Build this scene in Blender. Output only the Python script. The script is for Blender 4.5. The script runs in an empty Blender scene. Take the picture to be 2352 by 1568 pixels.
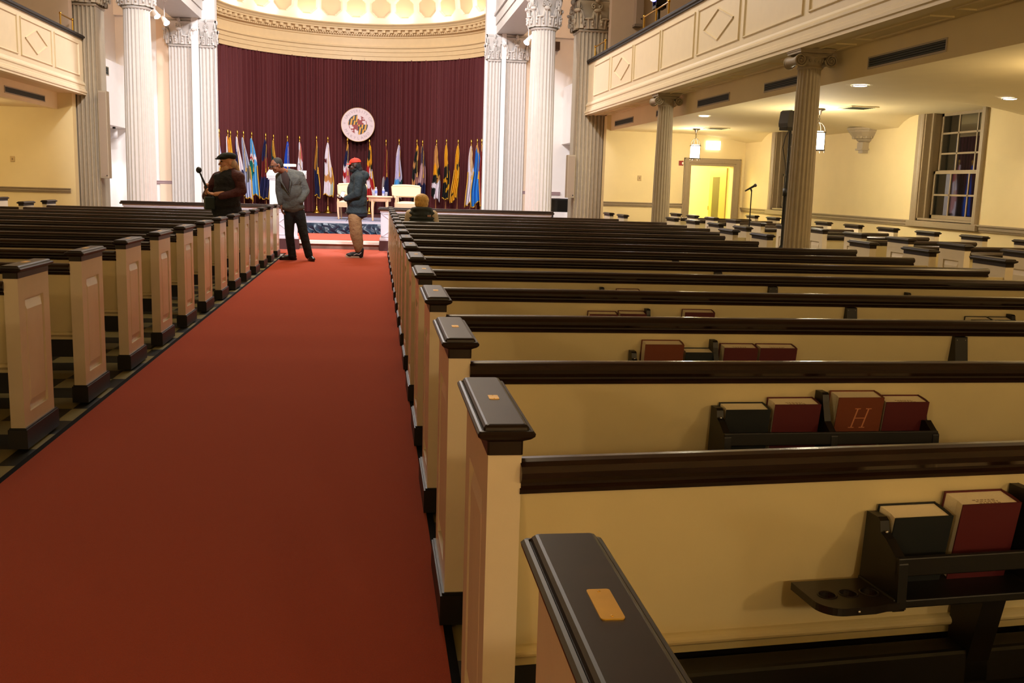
import bpy, bmesh, math, random
from mathutils import Vector, Matrix, Euler
random.seed(7)
PI = math.pi
S = bpy.context.scene
COL = S.collection

# ------------------------------------------------------------ camera, world, exposure, large lights
cam_d = bpy.data.cameras.new('camera')
cam_d.sensor_width = 36.0
cam_d.lens = 34.133
cam_d.clip_end = 200
cam = bpy.data.objects.new('camera', cam_d)
COL.objects.link(cam)
CAM_H = 1.42
_F = 2230.0
_Y = Vector((865 - 1176, 415 - 784, _F)).normalized()
_D = ((865 - 1176) ** 2 + (415 - 784) ** 2 + _F * _F) / (-((865 - 1176) + (415 - 784) * .0297))
_X = Vector((865 + _D - 1176, 415 + .0297 * _D - 784, _F)).normalized()
_Z = _Y.cross(_X)
if _Z.y > 0: _Z = -_Z
# rows of M: camera right / down / forward expressed in the world frame
_right = Vector((_X.x, _Y.x, _Z.x)); _down = Vector((_X.y, _Y.y, _Z.y)); _fwd = Vector((_X.z, _Y.z, _Z.z))
cam.matrix_world = Matrix(((_right.x, -_down.x, -_fwd.x, 0), (_right.y, -_down.y, -_fwd.y, 0),
                           (_right.z, -_down.z, -_fwd.z, CAM_H), (0, 0, 0, 1)))
S.camera = cam
S.view_settings.view_transform = 'Standard'
S.view_settings.look = 'None'
S.view_settings.gamma = 1
S.view_settings.use_curve_mapping = False
S.view_settings.exposure = 0.0

W = bpy.data.worlds.new('world'); S.world = W; W.use_nodes = True
_bg = W.node_tree.nodes['Background']
_bg.inputs[0].default_value = (1.0, .72, .42, 1)
_bg.inputs[1].default_value = 0.035

WARM = (1.0, .66, .30)
WARM2 = (1.0, .74, .40)
COOL = (.93, .92, 1.0)

def light(kind, loc, energy, color, size=.1, target=None, spot=60, blend=.5, sizey=None, name='lamp_light', spread=None):
    d = bpy.data.lights.new(name, kind)
    d.energy = energy; d.color = color
    if kind == 'AREA':
        d.size = size
        if sizey: d.shape = 'RECTANGLE'; d.size_y = sizey
        if spread: d.spread = math.radians(spread)
    else:
        d.shadow_soft_size = size
    if kind == 'SPOT':
        d.spot_size = math.radians(spot); d.spot_blend = blend
    o = bpy.data.objects.new(name, d); COL.objects.link(o); o.location = loc
    if target is not None:
        o.rotation_euler = (Vector(target) - Vector(loc)).to_track_quat('-Z', 'Y').to_euler()
    return o

X0 = -.70                                    # axis of the hall
# nave lighting (chandelier glow of the high ceiling), warm, then an added fill
light('AREA', (X0, 14.5, 8.6), 370, (1.0, .80, .52), 6, (X0, 14.5, 0), sizey=9)
light('AREA', (X0, 19.2, 8.6), 430, (1.0, .84, .66), 4, (X0, 19.6, 0), sizey=4)  # added area light that brightens the carpet before the step
# lamps under the rear gallery, behind the camera
for lx in (-3.6, 1.2, 4.6):
    light('POINT', (lx, -3.4, 2.45), 108, (1.0, .74, .42), .12)
# stage lighting thrown from the high ceiling
for lx in (-1.9, .5):
    light('SPOT', (lx, 9.0, 8.2), 4600, COOL, .15, (X0 + (lx - X0) * .3, 27.0, 1.5), spot=45, blend=.3)
# chancel floods
light('AREA', (X0, 24.6, 8.0), 720, (.96, .94, 1.0), 1.6, (X0, 25.2, 0), sizey=1.0)
light('POINT', (-7.0, 25.2, 6.6), 110, (1.0, .62, .36), .2)
light('POINT', (5.6, 25.2, 6.6), 110, (1.0, .62, .36), .2)

# ------------------------------------------------------------ materials
MATS = {}
def lin(c):
    return tuple((v / 255 / 12.92) if v / 255 <= .04045 else ((v / 255 + .055) / 1.055) ** 2.4 for v in c)
def mat(name, rgb, rough=.5, metal=0, noise=0, nscale=30, bump=0, bscale=80, spec=.5, emit=None, estr=0, coat=0, trans=0, stretch=None, srgb=True):
    if name in MATS: return MATS[name]
    m = bpy.data.materials.new(name); m.use_nodes = True
    nt = m.node_tree; b = nt.nodes['Principled BSDF']
    c = lin(rgb) if srgb else rgb
    b.inputs['Base Color'].default_value = (*c, 1)
    b.inputs['Roughness'].default_value = rough
    b.inputs['Metallic'].default_value = metal
    b.inputs['Specular IOR Level'].default_value = spec
    if coat: b.inputs['Coat Weight'].default_value = coat; b.inputs['Coat Roughness'].default_value = .15
    if trans: b.inputs['Transmission Weight'].default_value = trans
    if emit:
        b.inputs['Emission Color'].default_value = (*emit, 1); b.inputs['Emission Strength'].default_value = estr
    if noise or bump:
        tc = nt.nodes.new('ShaderNodeTexCoord'); mp = nt.nodes.new('ShaderNodeMapping')
        nt.links.new(tc.outputs['Object'], mp.inputs['Vector'])
        if stretch: mp.inputs['Scale'].default_value = stretch
    if noise:
        n = nt.nodes.new('ShaderNodeTexNoise'); n.inputs['Scale'].default_value = nscale; n.inputs['Detail'].default_value = 5
        nt.links.new(mp.outputs[0], n.inputs['Vector'])
        r = nt.nodes.new('ShaderNodeMapRange')
        r.inputs[1].default_value = .3; r.inputs[2].default_value = .7
        r.inputs[3].default_value = 1 - noise; r.inputs[4].default_value = 1 + noise
        nt.links.new(n.outputs[0], r.inputs[0])
        mx = nt.nodes.new('ShaderNodeMix'); mx.data_type = 'RGBA'; mx.blend_type = 'MULTIPLY'; mx.inputs[0].default_value = 1
        mx.inputs[6].default_value = (*c, 1); nt.links.new(r.outputs[0], mx.inputs[7])
        nt.links.new(mx.outputs[2], b.inputs['Base Color'])
    if bump:
        n2 = nt.nodes.new('ShaderNodeTexNoise'); n2.inputs['Scale'].default_value = bscale; n2.inputs['Detail'].default_value = 4
        nt.links.new(mp.outputs[0], n2.inputs['Vector'])
        bp = nt.nodes.new('ShaderNodeBump'); bp.inputs['Strength'].default_value = bump; bp.inputs['Distance'].default_value = .01 if bscale > 20 else .06
        nt.links.new(n2.outputs[0], bp.inputs['Height']); nt.links.new(bp.outputs[0], b.inputs['Normal'])
    MATS[name] = m
    return m

CREAM = mat('cream_paint', (214, 199, 154), .42, noise=.03, nscale=6, bump=.04, bscale=140)
CREAMG = mat('cream_gloss_paint', (224, 211, 186), .24, noise=.03, nscale=8, bump=.02, bscale=60)
DARKW = mat('dark_stained_wood', (40, 25, 18), .26, noise=.35, nscale=14, stretch=(.6, 6, 6), coat=.15)
RAILD = mat('dark_handrail_paint', (30, 25, 22), .6, noise=.2)
CAPW = mat('dark_cap_wood', (36, 25, 18), .38, noise=.3, nscale=10, spec=.3)
EDGE = mat('carpet_edging_black', (18, 15, 14), .95, spec=.1)
DARKP = mat('dark_painted_wood', (17, 15, 15), .45, noise=.25, nscale=10)
SEATW = mat('dark_seat_wood', (13, 12, 13), .45, noise=.2)
WALLY = mat('cream_wall_plaster', (232, 214, 164), .75, noise=.02, nscale=3, bump=.05, bscale=200)
WALLW = mat('white_wall_plaster', (242, 238, 232), .7, noise=.02, nscale=3)
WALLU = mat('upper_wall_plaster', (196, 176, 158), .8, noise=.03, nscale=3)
CEIL = mat('ceiling_plaster', (232, 216, 172), .8, noise=.02, nscale=3)
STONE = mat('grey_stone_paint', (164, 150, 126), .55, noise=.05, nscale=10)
STONEW = mat('pale_column_paint', (202, 196, 188), .5, noise=.03, nscale=10)
TRIMG = mat('taupe_trim_paint', (150, 134, 108), .45, noise=.04)
GALL = mat('gallery_cream_paint', (236, 222, 190), .45, noise=.02, nscale=6)
ENTAB = mat('apse_cream_paint', (222, 192, 142), .55, noise=.03, nscale=6)
DOME = mat('dome_cream_paint', (246, 236, 205), .6)
DOMEC = mat('dome_coffer_shade', (222, 190, 150), .6)  # shading of the coffer recesses, put into the colour
BRASS = mat('brass', (214, 168, 72), .28, metal=1, noise=.1)
BRASSD = mat('plaque_brass', (226, 178, 74), .35, metal=.65, noise=.06)
GOLD = mat('gold_fringe', (206, 154, 40), .6, noise=.25, nscale=200)
BLACKM = mat('black_metal', (18, 18, 19), .4)
BLACKP = mat('black_plastic', (24, 24, 26), .45)
GREYP = mat('grey_plastic', (74, 74, 80), .45)
CHROME = mat('steel', (180, 180, 185), .25, metal=1)
VENT = mat('vent_dark', (66, 72, 62), .6)
WHITEP = mat('white_plastic', (235, 232, 228), .4)
REDP = mat('red_plastic', (140, 32, 24), .4)
GLOW = mat('lamp_glow', (255, 250, 240), .5, emit=(1, .93, .80), estr=12)
GLOWC = mat('downlight_glow', (255, 255, 255), .5, emit=(.93, .90, 1), estr=14)
SPOTG = mat('spot_lens_glow', (255, 255, 255), .5, emit=(1, .95, .97), estr=25)
BLUEG = mat('blue_light_glow', (60, 60, 255), .5, emit=(.12, .12, 1), estr=9)
EXITM = mat('exit_sign_glow', (255, 255, 240), .5, emit=(1, .97, .86), estr=3.0)
EXITT = mat('exit_letters', (240, 140, 110), .5, emit=(1, .55, .38), estr=2.0)
CLOTHB = mat('stage_skirt_satin', (20, 44, 66), .34, spec=.5)
PLATT = mat('platform_grey_carpet', (104, 104, 122), .85, noise=.1, nscale=120)
MARBLE = mat('white_marble', (236, 226, 212), .3, noise=.04)
MARBLED = mat('brown_marble', (128, 98, 84), .3, noise=.25, nscale=5)
MAROONB = mat('maroon_base_paint', (70, 34, 32), .5)
UPH = mat('cream_upholstery', (204, 180, 144), .8, noise=.04, nscale=60)
LIGHTW = mat('pale_wood', (226, 186, 148), .4, noise=.08, stretch=(1, 1, 6))
LECT = mat('white_lectern_paint', (240, 238, 240), .4)
SCREENP = mat('screen_white_paint', (214, 212, 220), .4)
PAGES = mat('book_pages', (252, 240, 212), .8, noise=.08, nscale=300, stretch=(1, 6, 1))
STAMP = mat('ink_stamp', (170, 146, 112), .8)
SKINP = mat('skin_pale', (196, 138, 104), .5, noise=.05)
SKINM = mat('skin_brown', (134, 84, 58), .5, noise=.05)
SKIND = mat('skin_dark', (62, 40, 30), .5, noise=.05)
EYEW = mat('eye_dark', (20, 14, 12), .2)
LIPM = mat('lip_tone', (120, 66, 56), .5)

def carpet_mat():
    m = mat('red_aisle_carpet', (172, 62, 23), .95, noise=.16, nscale=260, bump=.5, bscale=500, spec=.1)
    b = m.node_tree.nodes['Principled BSDF']
    b.inputs['Sheen Weight'].default_value = .15
    return m
CARPET = carpet_mat()

def tile_mat():
    m = bpy.data.materials.new('checkered_floor_tile'); m.use_nodes = True
    nt = m.node_tree; b = nt.nodes['Principled BSDF']
    tc = nt.nodes.new('ShaderNodeTexCoord'); ck = nt.nodes.new('ShaderNodeTexChecker')
    ck.inputs['Scale'].default_value = 3.3
    ck.inputs['Color1'].default_value = (*lin((150, 140, 98)), 1); ck.inputs['Color2'].default_value = (*lin((40, 42, 40)), 1)
    nt.links.new(tc.outputs['Object'], ck.inputs['Vector']); nt.links.new(ck.outputs[0], b.inputs['Base Color'])
    b.inputs['Roughness'].default_value = .3
    return m
TILE = tile_mat()

# ------------------------------------------------------------ mesh builder
class MB:
    def __init__(s): s.v = []; s.f = []; s.mi = []; s.sm = []
    def add(s, vs, fs, mi=0, smooth=False, M=None):
        n = len(s.v)
        s.v += [tuple(M @ Vector(p)) if M else tuple(p) for p in vs]
        for f in fs:
            s.f.append(tuple(i + n for i in f)); s.mi.append(mi); s.sm.append(smooth)
        return s
    def box(s, x0, x1, y0, y1, z0, z1, mi=0, M=None):
        return s.add([(x0, y0, z0), (x1, y0, z0), (x1, y1, z0), (x0, y1, z0), (x0, y0, z1), (x1, y0, z1), (x1, y1, z1), (x0, y1, z1)],
                     [(3, 2, 1, 0), (4, 5, 6, 7), (0, 1, 5, 4), (1, 2, 6, 5), (2, 3, 7, 6), (3, 0, 4, 7)], mi, False, M)
    def prism(s, poly, a, b, axis='z', mi=0, smooth=False, M=None):
        """poly of 2D points extruded from a to b along axis (x: poly=(y,z); y: poly=(x,z); z: poly=(x,y))"""
        n = len(poly)
        def P(p, t): return (t, p[0], p[1]) if axis == 'x' else ((p[0], t, p[1]) if axis == 'y' else (p[0], p[1], t))
        vs = [P(p, a) for p in poly] + [P(p, b) for p in poly]
        fs = [(i, (i + 1) % n, n + (i + 1) % n, n + i) for i in range(n)]
        s.add(vs, fs, mi, smooth, M)
        s.add(vs, [tuple(range(n))[::-1], tuple(range(n, 2 * n))], mi, False, M)
        return s
    def lathe(s, prof, seg=24, mi=0, smooth=True, M=None, rad=None, a0=0, a1=2 * PI, cap=False):
        """prof: [(r,z)], rad(theta, r)->r for non-round sections"""
        full = abs(a1 - a0 - 2 * PI) < 1e-6
        cols = seg if full else seg + 1
        vs = []
        for r, z in prof:
            for i in range(cols):
                t = a0 + (a1 - a0) * i / seg
                rr = rad(t, r) if rad else r
                vs.append((rr * math.cos(t), rr * math.sin(t), z))
        fs = []
        for j in range(len(prof) - 1):
            for i in range(seg):
                k = (i + 1) % cols
                fs.append((j * cols + i, j * cols + k, (j + 1) * cols + k, (j + 1) * cols + i))
        s.add(vs, fs, mi, smooth, M)
        if cap and full:
            s.add(vs[:cols], [tuple(range(cols))[::-1]], mi, False, M); s.add(vs[-cols:], [tuple(range(cols))], mi, False, M)
        return s
    def tube(s, pts, r, seg=8, mi=0, M=None, closed=False):
        pts = [Vector(p) for p in pts]; n = len(pts)
        rs = r if isinstance(r, (list, tuple)) else [r] * n
        vs = []; up = None
        for i, p in enumerate(pts):
            if closed: d = pts[(i + 1) % n] - pts[i - 1]
            else: d = pts[min(i + 1, n - 1)] - pts[max(i - 1, 0)]
            d.normalize()
            if up is None:
                up = Vector((0, 0, 1)) if abs(d.z) < .9 else Vector((1, 0, 0))
            u = (up - d * up.dot(d)); u.normalize(); w = d.cross(u); up = u
            for k in range(seg):
                t = 2 * PI * k / seg
                vs.append(p + (u * math.cos(t) + w * math.sin(t)) * rs[i])
        fs = []
        for i in range(n if closed else n - 1):
            j = (i + 1) % n
            for k in range(seg):
                l = (k + 1) % seg
                fs.append((i * seg + k, i * seg + l, j * seg + l, j * seg + k))
        s.add(vs, fs, mi, True, M)
        if not closed:
            s.add(vs[:seg], [tuple(range(seg))[::-1]], mi, False, M); s.add(vs[-seg:], [tuple(range(seg))], mi, False, M)
        return s
    def ell(s, c, r, seg=16, rings=10, mi=0, M=None, R=None):
        vs = []; c = Vector(c)
        if not isinstance(r, (tuple, list)): r = (r, r, r)
        for j in range(rings + 1):
            ph = PI * j / rings
            for i in range(seg):
                t = 2 * PI * i / seg
                p = Vector((r[0] * math.sin(ph) * math.cos(t), r[1] * math.sin(ph) * math.sin(t), -r[2] * math.cos(ph)))
                if R: p = R @ p
                vs.append(c + p)
        fs = [(j * seg + i, j * seg + (i + 1) % seg, (j + 1) * seg + (i + 1) % seg, (j + 1) * seg + i) for j in range(rings) for i in range(seg)]
        return s.add(vs, fs, mi, True, M)
    def cone(s, p0, r0, p1, r1, seg=14, mi=0, M=None):
        """tapered capsule"""
        p0, p1 = Vector(p0), Vector(p1)
        s.ell(p0, r0, seg, 8, mi, M); s.ell(p1, r1, seg, 8, mi, M)
        return s.tube([p0, p1], [r0, r1], seg, mi, M)
    def grid(s, fn, nu, nv, mi=0, smooth=True, M=None, closeu=False):
        cu = nu if closeu else nu + 1
        vs = [fn(i / nu, j / nv) for j in range(nv + 1) for i in range(cu)]
        fs = [(j * cu + i, j * cu + (i + 1) % cu, (j + 1) * cu + (i + 1) % cu, (j + 1) * cu + i) for j in range(nv) for i in range(nu)]
        return s.add(vs, fs, mi, smooth, M)
    def build(s, name, mats, parent=None, loc=None, rot=None, bevel=0, merge=False, recalc=True):
        me = bpy.data.meshes.new(name)
        me.from_pydata([tuple(p) for p in s.v], [], s.f)
        for m in (mats if isinstance(mats, (list, tuple)) else [mats]): me.materials.append(m)
        me.polygons.foreach_set('material_index', s.mi); me.polygons.foreach_set('use_smooth', s.sm)
        bm = bmesh.new(); bm.from_mesh(me)
        if merge: bmesh.ops.remove_doubles(bm, verts=bm.verts, dist=1e-5)
        if recalc: bmesh.ops.recalc_face_normals(bm, faces=bm.faces)
        bm.to_mesh(me); bm.free()
        me.update()
        o = bpy.data.objects.new(name, me); COL.objects.link(o)
        if parent: o.parent = parent
        if loc: o.location = loc
        if rot: o.rotation_euler = rot
        if bevel:
            b = o.modifiers.new('bevel', 'BEVEL'); b.width = bevel; b.segments = 2; b.limit_method = 'ANGLE'; b.angle_limit = math.radians(50)
        return o

def tag(o, label, cat=None, group=None, kind=None):
    if label: o['label'] = label
    if cat: o['category'] = cat
    if group: o['group'] = group
    if kind: o['kind'] = kind
    return o
def thing(name, label, cat, loc=(0, 0, 0), rz=0, group=None):
    o = bpy.data.objects.new(name, None); COL.objects.link(o); o.empty_display_size = .2
    o.location = loc; o.rotation_euler = (0, 0, rz)
    return tag(o, label, cat, group)
def struct(name, mb, m, **k):
    o = mb.build(name, m, **k); o['kind'] = 'structure'; return o
def dup(root, loc, rz=0, label=None, group=None):
    r = root.copy(); COL.objects.link(r); r.location = loc; r.rotation_euler = (0, 0, rz)
    if label: r['label'] = label
    if group: r['group'] = group
    for ch in list(root.children):
        c = ch.copy(); COL.objects.link(c); c.parent = r
        for g in list(ch.children):
            d = g.copy(); COL.objects.link(d); d.parent = c
    return r
def remesh(o, voxel, smooth=4, sub=0):
    r = o.modifiers.new('remesh', 'REMESH'); r.mode = 'VOXEL'; r.voxel_size = voxel; r.use_smooth_shade = True
    if smooth:
        m = o.modifiers.new('smooth', 'SMOOTH'); m.iterations = smooth; m.factor = .5
    return o
def text_mesh(mb, txt, size, M, mi=0, depth=.002, bold=0):
    cu = bpy.data.curves.new('tmp_text', 'FONT'); cu.body = txt; cu.size = size; cu.align_x = 'CENTER'; cu.align_y = 'CENTER'; cu.extrude = depth; cu.offset = bold
    ob = bpy.data.objects.new('tmp_text', cu); COL.objects.link(ob)
    dg = bpy.context.evaluated_depsgraph_get(); dg.update()
    me = bpy.data.meshes.new_from_object(ob.evaluated_get(dg))
    mb.add([v.co.copy() for v in me.vertices], [tuple(p.vertices) for p in me.polygons], mi, False, M)
    bpy.data.objects.remove(ob); bpy.data.curves.remove(cu); bpy.data.meshes.remove(me)
# ------------------------------------------------------------ the shell
FL = MB().box(-10.4, 8.9, -4.5, 33.5, -.2, 0); struct('floor', FL, TILE)
struct('ceiling', MB().box(-10.4, 8.9, -4.5, 23, 9.6, 9.8), CEIL)
struct('wall_rear', MB().box(-10.4, 8.9, -4.7, -4.5, 0, 9.6), WALLY)
struct('wall_left', MB().box(-10.4, -10.2, -4.5, 22.2, 0, 9.6), WALLY)

WX, WY = 8.55, 22.2                         # right wall face, end wall face
# right wall with the deep window opening
win_y0, win_y1, win_z0, win_z1 = 13.12, 14.62, 1.06, 2.72
m = MB()
m.box(WX, WX + .5, -4.5, win_y0, 0, 3.2); m.box(WX, WX + .5, win_y1, 18.95, 0, 3.2)
m.box(WX, WX + .5, win_y0, win_y1, 0, win_z0); m.box(WX, WX + .5, win_y0, win_y1, win_z1, 3.2)
m.box(WX, WX + .5, 20.45, WY + .3, 0, 3.2); m.box(WX, WX + .5, 18.95, 20.45, 0, win_z0); m.box(WX, WX + .5, 18.95, 20.45, win_z1, 3.2)
m.box(WX, WX + .5, -4.5, WY + .3, 3.2, 9.6)
struct('wall_right', m, WALLY)
# end wall right of the chancel, with the doorway
dx0, dx1, dz = 7.25, 8.28, 1.99
m = MB().box(5.2, dx0, WY, WY + .25, 0, 3.1).box(dx1, 9.05, WY, WY + .25, 0, 3.1).box(dx0, dx1, WY, WY + .25, dz, 3.1)
struct('wall_back_right', m, WALLY)
struct('wall_back_left', MB().box(-10.4, -6.4, WY, WY + .25, 0, 3.1), WALLY)
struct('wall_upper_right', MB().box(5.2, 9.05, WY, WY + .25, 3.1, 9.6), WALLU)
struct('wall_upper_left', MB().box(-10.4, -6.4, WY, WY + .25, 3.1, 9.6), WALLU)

def rail_prof():        # chair rail section (out, z)
    return [(0, -.055), (.018, -.055), (.022, -.03), (.034, -.02), (.034, .015), (.05, .03), (.05, .05), (0, .05)]
n_trim = [0]
def trim(mb, mt, name=None):
    n_trim[0] += 1
    return struct(name or ('trim_%d' % n_trim[0]), mb, mt)
trim(MB().prism([(WX - a, 1.0 + z) for a, z in rail_prof()], -4.4, WY, 'y'), TRIMG)
trim(MB().prism([(WY - a, 1.055 + z) for a, z in rail_prof()], 5.2, 7.08, 'x'), TRIMG)
trim(MB().prism([(WY - a, 1.02 + z) for a, z in rail_prof()], -10.2, -6.5, 'x'), TRIMG)
struct('baseboard_right', MB().box(WX - .03, WX, -4.4, WY, 0, .16), TRIMG)

# room behind the doorway
m = MB().box(6.4, 9.6, 24.6, 24.8, 0, 2.7).box(6.4, 6.5, WY + .25, 24.6, 0, 2.7).box(9.5, 9.6, WY + .25, 24.6, 0, 2.7).box(6.4, 9.6, WY + .25, 24.8, 2.7, 2.8)
m.box(6.4, 9.6, WY + .25, 24.8, -.02, .004)
struct('wall_vestibule', m, mat('vestibule_paint', (244, 236, 180), .8))
light('POINT', (7.3, 23.6, 2.3), 120, (1, .86, .46), .15)

def lip(a):
    return a
# under-gallery ceilings (two sides), soffits and the ducts carrying the air vents
def bay(y, c, hw):
    d = abs(y - c)
    return 1.0 if d < hw else max(0.0, 1 - ((d - hw) / .55) ** 2) if d < hw + .55 else 0.0
def ceil_fn(u, v):
    x = 5.3 + (WX + .02 - 5.3) * u; y = -4.4 + (WY + 4.4 + .05) * v
    t = max(0, (x - 6.9) / (WX - 6.9)); lift = max(bay(y, 13.87, 1.0), bay(y, 19.7, 1.0))
    return (x, y, 2.71 - .17 * t * t * (1 - lift))
m = MB().grid(ceil_fn, 16, 160)
m.box(4.82, 5.32, -4.4, WY + .3, 3.06, 3.3).box(5.3, 5.45, -4.4, WY, 2.705, 3.1).box(5.3, WX + .1, -4.4, WY + .1, 3.1, 3.2)
for k in range(12):                          # raised frames on the soffit
    y = 1.2 + k * 1.85
    m.box(4.98, 5.0, y, y + 1.5, 3.045, 3.06).box(5.2, 5.22, y, y + 1.5, 3.045, 3.06).box(5.0, 5.2, y, y + .02, 3.045, 3.06).box(5.0, 5.2, y + 1.48, y + 1.5, 3.045, 3.06)
struct('ceiling_right', m, CEIL)
m = MB().box(-10.2, -6.84, -4.4, WY + .1, 2.74, 2.8).box(-6.85, -6.7, -4.4, WY, 2.72, 3.1).box(-6.72, -6.22, -4.4, WY + .3, 3.06, 3.3).box(-10.2, -6.8, -4.4, WY + .1, 3.1, 3.2)
struct('ceiling_left', m, CEIL)

struct('ceiling_rear_blocker', MB().box(-6.2, 4.8, -4.4, 1.2, 3.05, 3.3), CEIL)  # unseen rear gallery slab, added to keep nave light off the near carpet
# ------------------------------------------------------------ galleries
def gallery(sx, X, label, panels, rails):
    """sx=-1: face looks to -x (right-hand gallery); sx=+1 the left one"""
    g = thing('gallery_front', label, 'balcony', (X, 10, 3.07))
    o = lambda a: a * sx
    def bx(mb, a0, a1, y0, y1, z0, z1): mb.box(min(o(a0), o(a1)), max(o(a0), o(a1)), y0 - 10, y1 - 10, z0 - 3.07, z1 - 3.07)
    y0, y1 = -4.4, 22.55
    m = MB(); bx(m, -.09, 0, y0, y1, 3.12, 4.2); m.build('fascia', GALL, g)
    m = MB()
    prof = [(-.1, 3.05), (.05, 3.05), (.05, 3.085), (.065, 3.095), (.065, 3.125), (.04, 3.14), (.04, 3.17), (.025, 3.185), (.025, 3.235), (.04, 3.25), (.04, 3.275), (.012, 3.31), (0, 3.34), (-.1, 3.34)]
    m.prism([(o(a), z - 3.07) for a, z in prof], y0 - 10, y1 - 10, 'y'); m.build('lower_moulding', GALL, g)
    m = MB()
    prof = [(-.12, 4.2), (.035, 4.2), (.035, 4.225), (.06, 4.235), (.06, 4.265), (.04, 4.285), (-.12, 4.285)]
    m.prism([(o(a), z - 3.07) for a, z in prof], y0 - 10, y1 - 10, 'y'); m.build('handrail', RAILD, g)
    def frame(mb, ya, yb, za, zb, w=.035, t=.02):
        # bevelled bolection moulding around a panel
        for (p, q) in (((ya, za), (yb, za)), ((yb, za), (yb, zb)), ((yb, zb), (ya, zb)), ((ya, zb), (ya, za))):
            dy, dz2 = q[0] - p[0], q[1] - p[1]; L = math.hypot(dy, dz2); ny, nz = -dz2 / L * w, dy / L * w
            ty, tz = dy / L * w * .5, dz2 / L * w * .5
            vs = []
            for (py, pz) in ((p[0] - ty, p[1] - tz), (q[0] + ty, q[1] + tz)):
                for f, h in ((-.5, 0), (-.25, t), (.1, t), (.5, 0)):
                    vs.append((o(h), py + ny * f - 10, pz + nz * f - 3.07))
            mb.add(vs, [(0, 1, 5, 4), (1, 2, 6, 5), (2, 3, 7, 6), (0, 3, 2, 1), (4, 5, 6, 7)])
    for (ya, yb, dia) in panels:
        m = MB(); frame(m, ya, yb, 3.44, 4.08); p = m.build('panel_moulding', GALL, g)
        if dia:
            c, hh, hw = (ya + yb) / 2, .215, (yb - ya) * .36
            m = MB()
            pts = [(c - hw, 3.76), (c, 3.76 - hh), (c + hw, 3.76), (c, 3.76 + hh)]
            for i in range(4):
                p0, p1 = pts[i], pts[(i + 1) % 4]
                dy, dz2 = p1[0] - p0[0], p1[1] - p0[1]; L = math.hypot(dy, dz2); ny, nz = -dz2 / L * .03, dy / L * .03
                vs = []
                for (py, pz) in (p0, p1):
                    for f, h in ((-.5, 0), (-.2, .018), (.2, .018), (.5, 0)): vs.append((o(h), py + ny * f - 10, pz + nz * f - 3.07))
                m.add(vs, [(0, 1, 5, 4), (1, 2, 6, 5), (2, 3, 7, 6)])
            m.build('diamond_moulding', GALL, p)
    for (ya, yb, yc) in rails:                # brass guard rails on the handrail
        m = MB(); ys = [ya, yb] + ([yc] if yc else [])
        for y in ys: m.tube([(o(-.06), y - 10, 1.215), (o(-.06), y - 10, 1.47)], .016, 8).ell((o(-.06), y - 10, 1.48), .026, 8, 6)
        m.tube([(o(-.06), min(ys) - 10, 1.465), (o(-.06), max(ys) - 10, 1.465)], .015, 8)
        m.build('brass_guard_rail', BRASS, g)
    return g
PR = []
seq = [(20.85, 22.3, 0), (18.95, 20.65, 1), (17.1, 18.8, 0), (15.2, 16.95, 0), (13.25, 15.0, 1), (11.2, 13.05, 0), (9.3, 11.0, 0), (7.4, 9.1, 1), (5.5, 7.2, 0), (3.6, 5.3, 0)]
gallery(-1, 4.8, 'cream panelled balcony front with dark handrail along the right side of the hall', [(a * .98, b * .98, d) for a, b, d in seq], [(22.2, 21.2, None), (18.1, 17.3, 16.55)])
gallery(1, -6.24, 'cream panelled balcony front with dark handrail along the left side of the hall', [(20.65, 22.2, 0), (18.8, 20.45, 1), (16.9, 18.6, 0), (15.0, 16.7, 0)], [(21.3, 22.1, None)])

# ------------------------------------------------------------ columns
def flute_rad(nf, depth):
    def f(t, r):
        a = (t * nf / (2 * PI)) % 1.0
        s = max(0.0, math.sin(PI * (a - .12) / .76)) if .12 < a < .88 else 0
        return r * (1 - depth * s ** .6)
    return f
def round_shaft(r0, r1, z0, z1, nf=20):
    prof = []
    for i in range(7):
        t = i / 6; prof.append((r0 + (r1 - r0) * (t ** 1.6), z0 + (z1 - z0) * t))
    return MB().lathe(prof, nf * 8, 0, True, rad=flute_rad(nf, .085))
def col_base(r, z0, h, plinth=True):
    m = MB()
    if plinth: m.box(-r * 1.35, r * 1.35, -r * 1.35, r * 1.35, z0, z0 + h * .35)
    pr = [(r * 1.0, z0 + h * .35)]
    for i in range(9):
        t = -PI / 2 + PI * i / 8; pr.append((r * 1.18 + r * .12 * math.cos(t), z0 + h * .5 + h * .15 * math.sin(t)))
    for i in range(9):
        t = -PI / 2 + PI * i / 8; pr.append((r * 1.06 + r * .08 * math.cos(t), z0 + h * .85 + h * .12 * math.sin(t)))
    pr.append((r, z0 + h))
    return m.lathe(pr, 40)
def sq_rad(t, r): return r / max(abs(math.cos(t)), abs(math.sin(t)))
def spiral(turns, r0, r1, n=40):
    return [((r0 + (r1 - r0) * (i / n)) * math.cos(2 * PI * turns * i / n), (r0 + (r1 - r0) * (i / n)) * math.sin(2 * PI * turns * i / n)) for i in range(n + 1)]
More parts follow.
